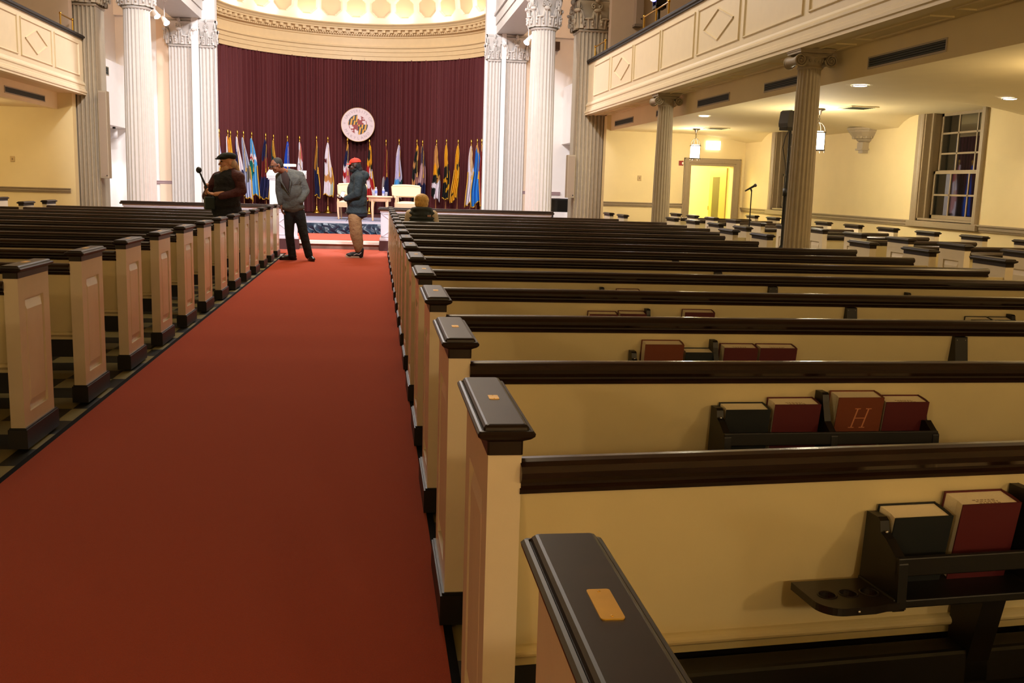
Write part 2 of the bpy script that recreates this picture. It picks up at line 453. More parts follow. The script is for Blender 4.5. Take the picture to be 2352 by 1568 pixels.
def corinthian(r, h, square=False):
    """capital on a support of half width / radius r, height h, base at z=0"""
    m = MB()
    rad = sq_rad if square else None
    seg = 48
    bell = [(r * 1.02, 0), (r * 1.1, h * .03), (r * 1.1, h * .06), (r * .98, h * .09), (r * .95, h * .3), (r * 1.0, h * .55), (r * 1.12, h * .75), (r * 1.3, h * .86), (r * 1.3, h * .88)]
    m.lathe(bell, seg, rad=rad)
    def leaf(th, base_r, z0, L, w, curl):
        c, sn = math.cos(th), math.sin(th); br = (sq_rad(th, base_r) if square else base_r)
        def Q(out, side, z): return (br * c + out * c - side * sn, br * sn + out * sn + side * c, z)
        rot = Matrix.Rotation(th, 3, 'Z')
        m.grid(lambda u, v: Q(.02 + .10 * r + .10 * r * math.cos((u - .5) * 2.6) + .16 * w * v ** 2, (u - .5) * w * (.9 + .35 * math.sin(PI * v) - .25 * v + .07 * math.cos(v * 22)), z0 + L * v * .92), 8, 12)
        m.tube([Q(.03 + .2 * r, 0, z0), Q(.05 + .2 * r, 0, z0 + L * .4), Q(.06 + .24 * r, 0, z0 + L * .75), Q(.06 + curl, 0, z0 + L * .93)], [w * .08, w * .09, w * .1, w * .12], 7)
        m.ell(Q(.05 + curl, 0, z0 + L * .88), (w * .17, w * .40, L * .10), 10, 7, R=rot)
        for sg in (-1, 1):
            for q in (.35, .6): m.ell(Q(.05 + .14 * r + .1 * w, sg * w * (.42 - .12 * q), z0 + L * q), (w * .10, w * .11, L * .14), 8, 6, R=rot)
    n = 8
    for k in range(n):
        leaf(2 * PI * k / n + PI / 8, r * 1.0, h * .08, h * .32, r * .74, r * .26)
    for k in range(n):
        leaf(2 * PI * k / n, r * .98, h * .09, h * .58, r * .66, r * .36)
    for k in range(4):                          # corner volutes and centre scrolls
        t = PI / 4 + k * PI / 2
        cr = r * (1.52 if not square else 1.62)
        d = Vector((math.cos(t), math.sin(t), 0)); side = Vector((-d.y, d.x, 0))
        for s in (-1, 1):
            c = d * cr * .98 + side * s * r * .06 + Vector((0, 0, h * .74))
            pts = [c + d * (x * r * .26) + Vector((0, 0, y * h * .13 * 1.3)) for x, y in spiral(1.6, .1, 1.0, 26)]
            m.tube(pts, [r * .035 + r * .05 * (1 - i / 26) for i in range(27)][::-1], 6)
        stem = [d * (r * (1.0 + .52 * q)) + Vector((0, 0, h * (.45 + .42 * q ** .7))) for q in [i / 6 for i in range(7)]]
        m.tube(stem, [r * .09] * 7, 6)
        t2 = k * PI / 2; d2 = Vector((math.cos(t2), math.sin(t2), 0)); s2 = Vector((-d2.y, d2.x, 0))
        for s in (-1, 1):
            c = d2 * r * 1.22 + s2 * s * r * .22 + Vector((0, 0, h * .74))
            pts = [c + s2 * (x * r * .16 * s) + Vector((0, 0, y * h * .1)) for x, y in spiral(1.4, .15, 1, 18)]
            m.tube(pts, r * .045, 6)
        m.ell(d2 * r * 1.36 + Vector((0, 0, h * .92)), (r * .17, r * .17, h * .09), 10, 7)
    ab = []                                     # concave abacus
    R = r * 1.62
    for k in range(4):
        t = PI / 4 + k * PI / 2; c0 = Vector((math.cos(t), math.sin(t))) * R * 1.06; t1 = t + PI / 2; c1 = Vector((math.cos(t1), math.sin(t1))) * R * 1.06
        mid = Vector((math.cos(t + PI / 4), math.sin(t + PI / 4)))
        for q in range(8):
            s = .05 + .9 * q / 7
            p = c0.lerp(c1, s); p -= mid * (r * .22 * math.sin(PI * s)); ab.append((p.x, p.y))
    m.prism(ab, h * .87, h * .93); m.prism([(x * 1.05, y * 1.05) for x, y in ab], h * .93, h)
    return m
def ionic(r, h):
    m = MB()
    m.lathe([(r * .98, 0), (r * 1.06, h * .04), (r * 1.06, h * .1), (r, h * .14), (r, h * .3), (r * 1.2, h * .52), (r * 1.2, h * .6)], 40)
    for k in range(16):                         # egg and dart
        t = 2 * PI * k / 16; m.ell((r * 1.1 * math.cos(t), r * 1.1 * math.sin(t), h * .44), (r * .13, r * .13, h * .12), 8, 6)
    vr = h * .36
    for sy in (-1, 1):
        for sx in (-1, 1):
            c = Vector((sx * r * 1.36, sy * r * 1.12, h * .42))
            m.prism([(c.x + vr * .8 * math.cos(2 * PI * i / 24), c.z + vr * .8 * math.sin(2 * PI * i / 24)) for i in range(24)], c.y - sy * r * .16, c.y, 'y')
            pts = [c + Vector((-sx * x * vr * .95, sy * .012, y * vr * .95)) for x, y in spiral(2.4, 1.0, .12, 48)]
            pts = [Vector((p.x, p.y, 2 * c.z - p.z)) for p in pts]
            m.tube(pts, [vr * .16 - vr * .09 * i / 48 for i in range(49)], 6)
            m.ell(c + Vector((0, sy * .012, 0)), vr * .17, 8, 6)
        m.box(-r * 1.36, r * 1.36, sy * r * 1.12 - (.0 if sy < 0 else r * .16), sy * r * 1.12 + (r * .16 if sy < 0 else 0), h * .58, h * .78)
        m.tube([(-r * 1.36, sy * r * 1.13, h * .76), (0, sy * r * 1.13, h * .70), (r * 1.36, sy * r * 1.13, h * .76)], h * .04, 6)
    for sx in (-1, 1):                          # bolsters joining front and back scrolls
        pr = []
        for i in range(9):
            t = i / 8; pr.append((vr * (.82 - .22 * math.sin(PI * t)), -r * 1.1 + 2.2 * r * t))
        m.lathe(pr, 20, M=Matrix.Translation((sx * r * 1.36, 0, h * .42)) @ Matrix.Rotation(-PI / 2, 4, 'X'))
    R = r * 1.56
    m.prism([(-R * .96, -R * .88), (R * .96, -R * .88), (R * .96, R * .88), (-R * .96, R * .88)], h * .78, h * .9)
    m.prism([(-R, -R * .92), (R, -R * .92), (R, R * .92), (-R, R * .92)], h * .9, h)
    return m
def flute_panel(mb, w, z0, z1, y, nf, d, M=None):
    """fluted face of width w (x -w/2..w/2) at depth y looking to -y"""
    poly = []
    for k in range(nf):
        a = -w / 2 + w * (k + .18) / nf; b = -w / 2 + w * (k + .82) / nf
        for i in range(7):
            t = i / 6; poly.append((a + (b - a) * t, y + d * math.sin(PI * t) ** .7))
    pts = [(-w / 2, y)] + poly + [(w / 2, y)]
    vs = [(x, yy, z0) for x, yy in pts] + [(x, yy, z1) for x, yy in pts]; n = len(pts)
    mb.add(vs, [(i, i + 1, n + i + 1, n + i) for i in range(n - 1)], 0, True, M)

# two ionic columns carrying the right-hand gallery
def ionic_column(x, y, label):
    c = thing('ionic_column', label, 'column', (x, y, 0), 0, 'columns under the right balcony')
    round_shaft(.158, .13, .16, 2.84).build('shaft', STONE, c)
    col_base(.158, 0, .16).build('base', STONE, c)
    ionic(.135, .22).build('capital', STONE, c, loc=(0, 0, 2.835))
ionic_column(4.97, 11.06, 'fluted column with scroll capital right beside the tall black speaker stand')
ionic_column(4.98, 16.82, 'thinner looking far fluted column with scroll capital left of the yellow doorway')

# corinthian columns in the chancel
def corinth_column(x, y, label):
    c = thing('corinthian_column', label, 'column', (x, y, .17), 0, 'round chancel columns')
    round_shaft(.315, .275, .3, 4.73, 22).build('shaft', STONEW, c)
    col_base(.315, 0, .3).build('base', STONEW, c)
    corinthian(.275, .75).build('capital', STONEW, c, loc=(0, 0, 4.73))
corinth_column(-5.16, 22.75, 'tall round fluted column standing left of the stage')
corinth_column(3.76, 22.75, 'tall round fluted column with leafy capital right of the stage')
def pilaster(x0, x1, y, nf, label, depth=.16):
    w = x1 - x0
    p = thing('pilaster', label, 'pilaster', ((x0 + x1) / 2, y, .17), 0, 'flat pilasters framing the curtain')
    m = MB(); flute_panel(m, w, .3, 4.72, 0, nf, .035); m.add([(-w / 2, 0, .3), (-w / 2, depth, .3), (-w / 2, depth, 4.72), (-w / 2, 0, 4.72)], [(0, 1, 2, 3)]); m.add([(w / 2, 0, .3), (w / 2, depth, .3), (w / 2, depth, 4.72), (w / 2, 0, 4.72)], [(0, 1, 2, 3)])
    m.build('shaft', STONEW, p)
    MB().box(-w / 2 - .06, w / 2 + .06, -.06, depth, 0, .18).box(-w / 2 - .03, w / 2 + .03, -.03, depth, .18, .3).build('base', STONEW, p)
    cm_ = corinthian(w / 2 * .96, .75, True); cm_.v = [(x, min(y, depth + .01 - w * .45), z) for x, y, z in cm_.v]
    cm_.build('capital', STONEW, p, loc=(0, w / 2 * .9, 4.72))
pilaster(-5.66, -5.06, 28.55, 7, 'wide fluted pilaster with leafy capital left of the maroon curtain')
pilaster(-4.84, -4.46, 28.55, 4, 'narrow fluted pilaster at the left edge of the maroon curtain')
pilaster(3.66, 4.24, 28.55, 7, 'wide fluted pilaster with leafy capital right of the maroon curtain')
pilaster(3.14, 3.50, 28.55, 4, 'narrow fluted pilaster at the right edge of the maroon curtain')
# square piers where the galleries end
def pier(x0, x1, side, label):
    w = x1 - x0
    p = thing('pier', label, 'pier', ((x0 + x1) / 2, 22.5, 0), 0, 'square piers at the balcony ends')
    m = MB(); flute_panel(m, w, .3, 4.9, 0, 8, .04)
    for s in (-1, 1): m.add([(s * w / 2, 0, .3), (s * w / 2, .7, .3), (s * w / 2, .7, 4.9), (s * w / 2, 0, 4.9)], [(0, 1, 2, 3)])
    m.add([(-w / 2, .7, .3), (w / 2, .7, .3), (w / 2, .7, 4.9), (-w / 2, .7, 4.9)], [(0, 1, 2, 3)])
    m.build('shaft', STONE, p)
    MB().box(-w / 2 - .05, w / 2 + .05, -.05, .75, 0, .3).build('base', STONE, p)
    corinthian(w / 2 * .98, .75, True).build('capital', STONE, p, loc=(0, w / 2, 4.9))
    return p
pier(4.56, 5.27, -1, 'square fluted pier with leafy capital at the end of the right balcony')
pier(-6.63, -5.95, 1, 'square fluted pier at the far end of the left balcony')
# flat column loudspeakers fixed to the inner sides of the piers
def colspeak(x, z0, z1, label):
    c = thing('column_loudspeaker', label, 'loudspeaker', (x, 22.45, z0), 0, 'slim loudspeakers on the piers')
    MB().box(-.09, .09, -.08, .16, 0, z1 - z0).build('cabinet', STONE, c, bevel=.01)
    MB().box(-.07, .07, -.088, -.08, .03, z1 - z0 - .03).build('grille', mat('taupe_grille', (150, 132, 112), .7), c)
    MB().ell((.05, -.085, .06), .015, 8, 6).build('knob', BLACKM, c)
colspeak(4.455, 1.16, 2.14, 'slim taupe loudspeaker mounted on the pier beside the piano')
colspeak(-5.84, 1.3, 3.15, 'tall taupe loudspeaker mounted on the left pier')

# entablature beams between round columns and the pilasters, wall above
for x0, x1 in ((-5.62, -4.72), (3.3, 4.2)):
    m = MB().box(x0 + .06, x1 - .06, 22.2, 28.8, 5.65, 5.9).box(x0 + .03, x1 - .03, 22.2, 28.8, 5.9, 6.15).box(x0 - .02, x1 + .02, 22.15, 28.8, 6.15, 6.22).box(x0 + .03, x1 - .03, 22.2, 28.8, 6.22, 6.9).box(x0 - .25, x1 + .25, 22, 28.8, 6.9, 7.2)
    trim(m, STONEW)
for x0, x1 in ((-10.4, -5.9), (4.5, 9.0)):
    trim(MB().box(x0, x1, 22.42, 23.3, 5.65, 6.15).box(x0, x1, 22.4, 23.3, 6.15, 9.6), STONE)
# chancel shell
m = MB().box(-7.9, -4.44, 28.74, 29.0, 0, 5.65).box(-7.9, -4.44, 28.62, 29.0, 5.65, 8.2)
struct('wall_chancel_left', m, WALLW)
struct('wall_chancel_right', MB().box(3.08, 6.6, 28.74, 29.0, 0, 5.65).box(3.08, 6.6, 28.62, 29, 5.65, 8.2), WALLW)
trim(MB().box(-5.04, -4.86, 28.44, 28.74, .17, 5.75), WALLW, 'trim_white_strip_left')
trim(MB().box(3.52, 3.64, 28.44, 28.74, .17, 5.75), WALLW, 'trim_white_strip_right')
CRW = mat('warm_light_strip', (236, 212, 184), .7)  # warm light beside the wide pilasters, painted on as peach strips
trim(MB().box(-6.02, -5.7, 28.72, 28.74, .17, 5.65), CRW, 'trim_warm_light_left')
trim(MB().box(4.28, 4.62, 28.72, 28.74, .17, 5.65), CRW, 'trim_warm_light_right')
for s, xa, nm in ((1, -6.8, 'left'), (-1, 5.4, 'right')):
    m = MB()
    def sb(a0, a1, y0, y1, z0, z1): m.box(min(xa - s * a0, xa - s * a1), max(xa - s * a0, xa - s * a1), y0, y1, z0, z1)
    sb(0, .9, 22.45, 28.8, 2.64, 4.27); sb(.3, .9, 22.45, 28.8, 4.27, 8.2); sb(.85, 1.0, 22.45, 28.8, 0, 2.64)
    struct('wall_side_' + nm, m, WALLW)
    trim(MB().prism([(28.74 - a, 1.2 + z) for a, z in rail_prof()], min(xa, xa + s * 1.2), max(xa, xa + s * 1.2), 'x'), mat('mauve_trim', (176, 150, 150), .5))
    m = MB(); xr = xa - s * .85
    m.prism([(xr + s * a, 1.2 + z) for a, z in rail_prof()], 23.0, 28.7, 'y'); trim(m, MATS['mauve_trim'])
struct('ceiling_chancel', MB().box(-7.9, 6.5, 22.8, 28.7, 8.2, 8.3), CEIL)
# chancel floor: marble step, platform level, rear stage level
m = MB().box(-7.6, 6.3, 20.34, 26.6, 0, .168); struct('floor_chancel', m, MAROONB)
trim(MB().box(-6.1, 4.7, 20.32, 20.4, 0, .115), MARBLED, 'trim_step_riser')
trim(MB().box(-6.1, 4.7, 20.26, 20.62, .115, .172), MARBLE, 'trim_step_edge')
struct('floor_stage', MB().box(-7.6, 6.3, 26.6, 33.2, 0, .34), mat('stage_floor_maroon', (72, 30, 28), .7))

# ------------------------------------------------------------ apse
AX, AY = -.68, 28.5
MA = Matrix.Translation((AX, AY, 0))
struct('wall_apse', MB().lathe([(4.5, 0), (4.5, 5.3)], 64, M=MA, a0=.118, a1=PI - .118), ENTAB)
prof = [(4.5, 5.24), (4.24, 5.24), (4.24, 5.36), (4.215, 5.37), (4.215, 5.49), (4.19, 5.50), (4.19, 5.6), (4.15, 5.63), (4.15, 5.66), (4.24, 5.68), (4.24, 5.93), (4.2, 5.95), (4.2, 5.99), (4.17, 6.0), (4.17, 6.05),
        (4.12, 6.06), (4.12, 6.15), (3.98, 6.16), (3.98, 6.2), (3.96, 6.21), (3.93, 6.26), (3.88, 6.3), (3.88, 6.33), (4.5, 6.33)]
m = MB().lathe(prof, 96, smooth=False, M=MA, a0=.118, a1=PI - .118)
for k in range(150):                          # dentils
    t = .125 + (PI - .25) * (k + .5) / 150; R = Matrix.Rotation(t, 4, 'Z')
    m.box(4.06, 4.13, -.018, .018, 6.01, 6.055, M=MA @ R)
for k in range(46):                           # modillion blocks
    t = .125 + (PI - .25) * (k + .5) / 46; R = Matrix.Rotation(t, 4, 'Z')
    m.box(3.99, 4.13, -.055, .055, 6.07, 6.155, M=MA @ R)
trim(m, ENTAB, 'trim_apse_entablature')
RD = 4.22; NC = 17
def dome_pt(t, el, r): return (AX + r * math.cos(el) * math.cos(t), AY + r * math.cos(el) * math.sin(t), 6.32 + r * math.sin(el) * .98)
rows = [(.135, .118, .0), (.395, .105, .5), (.63, .09, 0), (.83, .07, .5)]
def octd(x, y): x, y = abs(x), abs(y); return max(x, y, (x + y) * .7071 * 1.0)
NT, NE = 816, 110
vs, fs, mi = [], [], []
inside = []
for j in range(NE + 1):
    el = .32 * j / 70 if j <= 70 else .32 + (PI / 2 - .32) * (j - 70) / (NE - 70)
    for i in range(NT + 1):
        t = PI * i / NT; r = RD; ins = 0
        for (ec, hs, ph) in rows:
            dt = PI / NC; tt = ((t / dt + ph) % 1.0 - .5) * dt * math.cos(ec); ee = el - ec
            d = octd(tt, ee) / (hs * .67)
            if d < 1: r = RD + .07 * min(1, (1 - d) / .12); ins = 1 if d < .9 else 0; break
        vs.append(dome_pt(t, el, r)); inside.append(ins)
for j in range(NE):
    for i in range(NT):
        q = (j * (NT + 1) + i, j * (NT + 1) + i + 1, (j + 1) * (NT + 1) + i + 1, (j + 1) * (NT + 1) + i)
        fs.append(q); mi.append(1 if all(inside[k] for k in q) else 0)
m = MB(); m.v = vs; m.f = fs; m.mi = mi; m.sm = [True] * len(fs)
struct('ceiling_dome', m, [DOME, DOMEC])
# cove lamps hidden on the cornice shelf, washing the dome
for k in range(9):
    t = PI * (k + .5) / 9
    light('AREA', (AX + 3.98 * math.cos(t), AY + 3.98 * math.sin(t), 6.36), 6.5, (1, .88, .62), .5, (AX + 4.2 * math.cos(t), AY + 4.2 * math.sin(t), 7.6), sizey=.06)
# maroon stage curtain
NCU = 1500
random.seed(3)
ph = [random.random() * 6.28 for _ in range(6)]
amp = [0] * (NCU + 1)
cur = 0; w = .12; k0 = 0.0; phase = 0.0; prev = 0
offs = []
for i in range(NCU + 1):
    s = i / NCU * PI * 4.25
    phase += (PI * 4.25 / NCU) * 2 * PI / (.165 + .05 * math.sin(s * 1.7 + 1) + .025 * math.sin(s * 5.3))
    offs.append((.07 + .02 * math.sin(s * 3.1)) * math.sin(phase) + .035 * math.sin(phase * .37 + 1) + .015 * math.sin(s * 9))
def curt(u, v):
    t = .135 + (PI - .27) * u; i = int(round(u * NCU)); z = .36 + (5.26 - .36) * v
    k = .75 + .25 * (1 - v) if v < .97 else .55
    r = 4.3 + offs[i] * k
    return (AX + r * math.cos(t), AY + r * math.sin(t), z)
m = MB().grid(curt, NCU, 10)
VELV = mat('maroon_velvet', (84, 20, 20), .8, noise=.1, nscale=40)
VELV.node_tree.nodes['Principled BSDF'].inputs['Sheen Weight'].default_value = .06
VELV.node_tree.nodes['Principled BSDF'].inputs['Sheen Tint'].default_value = (.6, .3, .3, 1)
tag(m.build('stage_curtain', VELV, recalc=False), 'tall pleated maroon curtain hanging round the curved back of the stage', 'curtain')

# ------------------------------------------------------------ door, windows
d = thing('door_1', None, None, (dx0, WY, 0)); d['kind'] = 'structure'
m = MB()
cs = .17
pr = [(0, 0), (0, -.03), (.05, -.035), (.06, -.05), (cs - .03, -.055), (cs - .015, -.04), (cs, -.04), (cs, 0)]
W_ = dx1 - dx0
m.prism([(-a, b) for a, b in pr], 0, dz + cs, 'z'); m.prism([(W_ + a, b) for a, b in pr], 0, dz + cs, 'z')
m.prism([(b, dz + a) for a, b in pr], -cs, W_ + cs, 'x')
m.build('door_frame', TRIMG, d)
leaf = MB().box(0, .04, 0, .78, 0, 1.96).build('door_leaf', mat('yellow_lit_door_paint', (196, 170, 96), .5), d, loc=(.98, .28, 0), rot=(0, 0, .18), bevel=.004)
MB().tube([(-.05, .7, .95), (-.05, .7, 1.05)], .012).build('door_handle', BRASS, leaf)
MB().box(-.004, 0, .3, .62, .3, 1.75).build('door_panel', mat('door_glass_dark', (88, 82, 50), .2), leaf)

def window(n, ya, yb):
    w = thing('window_%d' % n, None, None, (WX, ya, win_z0)); w['kind'] = 'structure'
    Wd, Hh = yb - ya, win_z1 - win_z0
    m = MB()
    pr = [(0, 0), (0, -.02), (.03, -.03), (.05, -.045), (.12, -.05), (.14, -.035), (.15, -.02), (.15, 0)]
    for s in (-1, 1):
        poly = [((b), (-a if s < 0 else Wd + a)) for a, b in pr]
        m.prism(poly, -.06, Hh, 'z')
    m.box(-.07, .02, -.18, Wd + .18, -.1, -.02)
    m.build('window_frame', TRIMG, w)
    m = MB().box(0, .38, 0, .03, 0, Hh).box(0, .38, Wd - .03, Wd, 0, Hh).box(0, .38, 0, Wd, -.02, .03).box(.1, .14, Wd - .07, Wd - .03, .03, Hh).box(.1, .14, .03, .07, .03, Hh)
    m.build('jamb_lining', TRIMG, w)
    mid = Hh * .45
    for (z0, z1, xo, nr, nm) in ((.03, mid + .02, .2, 2, 'lower_sash'), (mid - .02, Hh, .26, 3, 'upper_sash')):
        m = MB(); f = .055; t = .035
        m.box(xo, xo + t, .04, .04 + f, z0, z1).box(xo, xo + t, Wd - .04 - f, Wd - .04, z0, z1).box(xo, xo + t, .04, Wd - .04, z0, z0 + f).box(xo, xo + t, .04, Wd - .04, z1 - f * .8, z1)
        for k in range(1, 3):
            y = .04 + (Wd - .08) * k / 3; m.box(xo + .005, xo + t - .005, y - .014, y + .014, z0, z1)
        for k in range(1, nr):
            z = z0 + (z1 - z0) * k / nr; m.box(xo + .005, xo + t - .005, .04, Wd - .04, z - .014, z + .014)
        sh = m.build(nm, TRIMG, w)
        gl = mat('window_glass', (20, 22, 18), .02, spec=.9)
        gl.node_tree.nodes['Principled BSDF'].inputs['IOR'].default_value = 1.9
        MB().box(xo + .015, xo + .02, .06, Wd - .06, z0 + .02, z1 - .02).build('glass_pane', gl, sh)
window(1, win_y0, win_y1)
window(2, 18.95, 20.45)

struct('floor_right_gallery', MB().box(5.6, WX, 14.0, WY, 3.2, 3.72), DARKP)
# ------------------------------------------------------------ carpet
m = MB().box(-1.685, .222, -4, 20.32, 0, .012).box(-6.0, 4.6, 18.95, 20.32, 0, .011)
ac_ = tag(m.build('aisle_carpet', CARPET), 'red carpet runner along the centre aisle up to the step', 'carpet')
m = MB().box(-1.72, -1.685, -4, 18.9, 0, .009).box(.222, .25, -4, 18.9, 0, .009)
m.build('carpet_edging', EDGE, ac_)['label'] = 'thin dark edging strips'
tag(MB().box(-4.6, 3.3, 20.62, 23.3, .168, .18).build('chancel_carpet', CARPET), 'red carpet between the marble step and the stage platform', 'carpet')

# ------------------------------------------------------------ pews
PD = .46                                      # depth of a pew end
def end_mesh(flip):
    """pew end, aisle face on x=0 looking to -x; flip mirrors it"""
    m = MB(); f = -1 if flip else 1
    def bx(a0, a1, y0, y1, z0, z1): m.box(min(f * a0, f * a1), max(f * a0, f * a1), y0, y1, z0, z1)
    z0, z1 = .11, .885; iy0, iy1, iz0, iz1 = .09, PD - .09, .19, .775
    bx(.014, .068, 0, PD, z0, z1)
    bx(0, .014, 0, iy0, z0, z1); bx(0, .014, iy1, PD, z0, z1); bx(0, .014, iy0, iy1, z0, iz0); bx(0, .014, iy0, iy1, iz1, z1)
    # raised field with broad bevels at head and foot
    a, b = .013, .002
    fy0, fy1, fz0, fz1 = iy0 + .012, iy1 - .012, iz0 + .012, iz1 - .012
    ty0, ty1, tz0, tz1 = fy0 + .016, fy1 - .016, fz0 + .045, fz1 - .045
    vs = [(f * a, fy0, fz0), (f * a, fy1, fz0), (f * a, fy1, fz1), (f * a, fy0, fz1), (f * b, ty0, tz0), (f * b, ty1, tz0), (f * b, ty1, tz1), (f * b, ty0, tz1)]
    m.add(vs, [(0, 1, 5, 4), (1, 2, 6, 5), (2, 3, 7, 6), (3, 0, 4, 7), (4, 5, 6, 7)])
    return m
def cap_mesh(flip):
    m = MB(); f = -1 if flip else 1
    # moulded section (x,z) swept around the cap: stacked outlines
    lay = [(.0, .885), (.0, .913), (.005, .916), (.015, .921), (.021, .927), (.022, .933), (.018, .938), (.013, .939), (.011, .937), (.010, .937), (.009, .944), (.005, .9485), (.001, .950)]
    xs0, xs1, ya, yb = -.002, .070, -.004, PD + .004
    vs = []; fs = []
    for o, z in lay:
        x0, x1, y0, y1 = xs0 - o, xs1 + o, ya - o, yb + o; c = .004
        ring = [(x0 + c, y0), (x1 - c, y0), (x1, y0 + c), (x1, y1 - c), (x1 - c, y1), (x0 + c, y1), (x0, y1 - c), (x0, y0 + c)]
        vs += [(f * x, y, z) for x, y in ring]
    n = 8
    for j in range(len(lay) - 1):
        for i in range(n): fs.append((j * n + i, j * n + (i + 1) % n, (j + 1) * n + (i + 1) % n, (j + 1) * n + i))
    fs.append(tuple(range(n))); fs.append(tuple(range((len(lay) - 1) * n, len(lay) * n)))
    return m.add(vs, fs)
def shoe_mesh(flip):
    m = MB(); f = -1 if flip else 1
    x0, x1 = -.014, .080
    m.prism([(f * x0, -.013), (f * x1, -.013), (f * x1, PD + .03), (f * x0, PD + .03)], .013, .112)
    m.prism([(f * (x0 + .006), -.007), (f * (x1 - .006), -.007), (f * (x1 - .006), PD + .024), (f * (x0 + .006), PD + .024)], .112, .12)
    return m
_ends = {}
def pew_end(parent, x, flip, plaque):
    key = (flip, plaque)
    if key not in _ends:
        e = end_mesh(flip).build('end_panel', CREAMG, parent, loc=(x, 0, 0))
        c = cap_mesh(flip).build('cap', CAPW, e); c['label'] = 'dark moulded wooden cap'
        s = shoe_mesh(flip).build('shoe', DARKP, e); s['label'] = 'dark painted foot block'
        if plaque:
            f = -1 if flip else 1
            pts = []
            for (cx_, cy_, a0) in ((.047, .20, -PI / 2), (.047, .272, 0), (.027, .272, PI / 2), (.027, .20, PI)):
                pts += [(f * (cx_ + .004 * math.cos(a0 + q * PI / 6)), cy_ + .004 * math.sin(a0 + q * PI / 6)) for q in range(4)]
            m = MB().prism(pts, .949, .9515)
            for yy in (.203, .269): m.ell((f * .037, yy, .9515), (.0022, .0022, .001), 8, 4)
            m.build('plaque', BRASSD, e)
        _ends[key] = e
        return e
    e = _ends[key].copy(); COL.objects.link(e); e.parent = parent; e.location = (x, 0, 0)
    for g in list(_ends[key].children):
        h = g.copy(); COL.objects.link(h); h.parent = e
    return e
def rail_section():
    p = [(.052, .80), (.008, .80), (-.002, .803), (-.004, .812), (.004, .818), (.004, .824), (-.008, .828), (-.016, .838), (-.017, .850), (-.010, .862), (.002, .869), (.018, .872), (.036, .871), (.048, .864), (.056, .85), (.056, .83)]
    return p
def rack(parent, xr, cup):
    R = Vector((xr, 0, 0))
    m = MB()
    m.box(xr, xr + .735, -.118, -.104, .624, .666).box(xr, xr + .735, -.118, -.0, .553, .572)
    # tapered uprights
    for px, top in ((xr, .728), (xr + .36, .778), (xr + .715, .715)):
        poly = [(-.125, .553), (-.12, .655), (-.066, .69), (-.045, top - .03), (-.04, top - .006), (-.03, top), (.012, top), (.02, .553)]
        m.prism(poly, px, px + .022, 'x')
        m.box(px - .004, px + .026, -.118, .02, .546, .575)
    m.prism([(-.06, .553), (-.02, .36), (-.02, .20), (.05, .20), (.05, .553)], xr + .27, xr + .33, 'x')
    o = m.build('book_rack', DARKP, parent, bevel=.003); o['label'] = 'dark wooden rack fixed to the pew back'
    for px, z in ((xr + .011, .70), (xr + .371, .715), (xr + .726, .672)):
        MB().ell((0, 0, 0), (.0045, .003, .0045), 8, 5).build('screw', CHROME, o, loc=(px, -.052 if z != .672 else -.065, z))
    if cup:
        x1 = xr + .005; L = .178
        poly = []
        for i in range(9):                      # rounded nose
            t = PI + (PI / 2) * i / 8; poly.append((x1 - L + .05 + .05 * math.cos(t), -.085 + .05 * math.sin(t)))
        poly += [(x1 - .06, -.135), (x1 - .03, -.128), (x1, -.128), (x1, .01), (x1 - L, .01)]
        c = MB().build('cup_holder', mat('cup_holder_wood', (30, 24, 22), .35), o)
        bm = bmesh.new()
        loops = [poly] + [[(x1 - L + .044 + k * .05 + .0185 * math.cos(2 * PI * q / 20), -.066 + .0185 * math.sin(2 * PI * q / 20)) for q in range(20)] for k in range(3)]
        rings = {}
        for z in (.554, .571):
            ed = []
            for li, lp in enumerate(loops):
                vv = [bm.verts.new((x, y, z)) for x, y in lp]; rings[(z, li)] = vv
                ed += [bm.edges.new((vv[i], vv[(i + 1) % len(vv)])) for i in range(len(vv))]
            bmesh.ops.triangle_fill(bm, use_beauty=True, edges=ed)
        for li, lp in enumerate(loops):
            A_, B_ = rings[(.554, li)], rings[(.571, li)]; n = len(lp)
            for i in range(n): bm.faces.new((A_[i], A_[(i + 1) % n], B_[(i + 1) % n], B_[i]))
        for k in range(3):                      # raised rims
            cx_ = x1 - L + .044 + k * .05
            mm = MB().tube([(cx_ + .0195 * math.cos(2 * PI * q / 20), -.066 + .0195 * math.sin(2 * PI * q / 20), .571) for q in range(20)], .0022, 6, closed=True)
            vv = [bm.verts.new(p) for p in mm.v]
            for f in mm.f: bm.faces.new([vv[i] for i in f])
        bmesh.ops.recalc_face_normals(bm, faces=bm.faces); bm.to_mesh(c.data); bm.free()
        MB().ell((0, 0, 0), (.0045, .003, .0045), 8, 5).build('screw', CHROME, o, loc=(x1 - .10, -.136, .562))
    return o
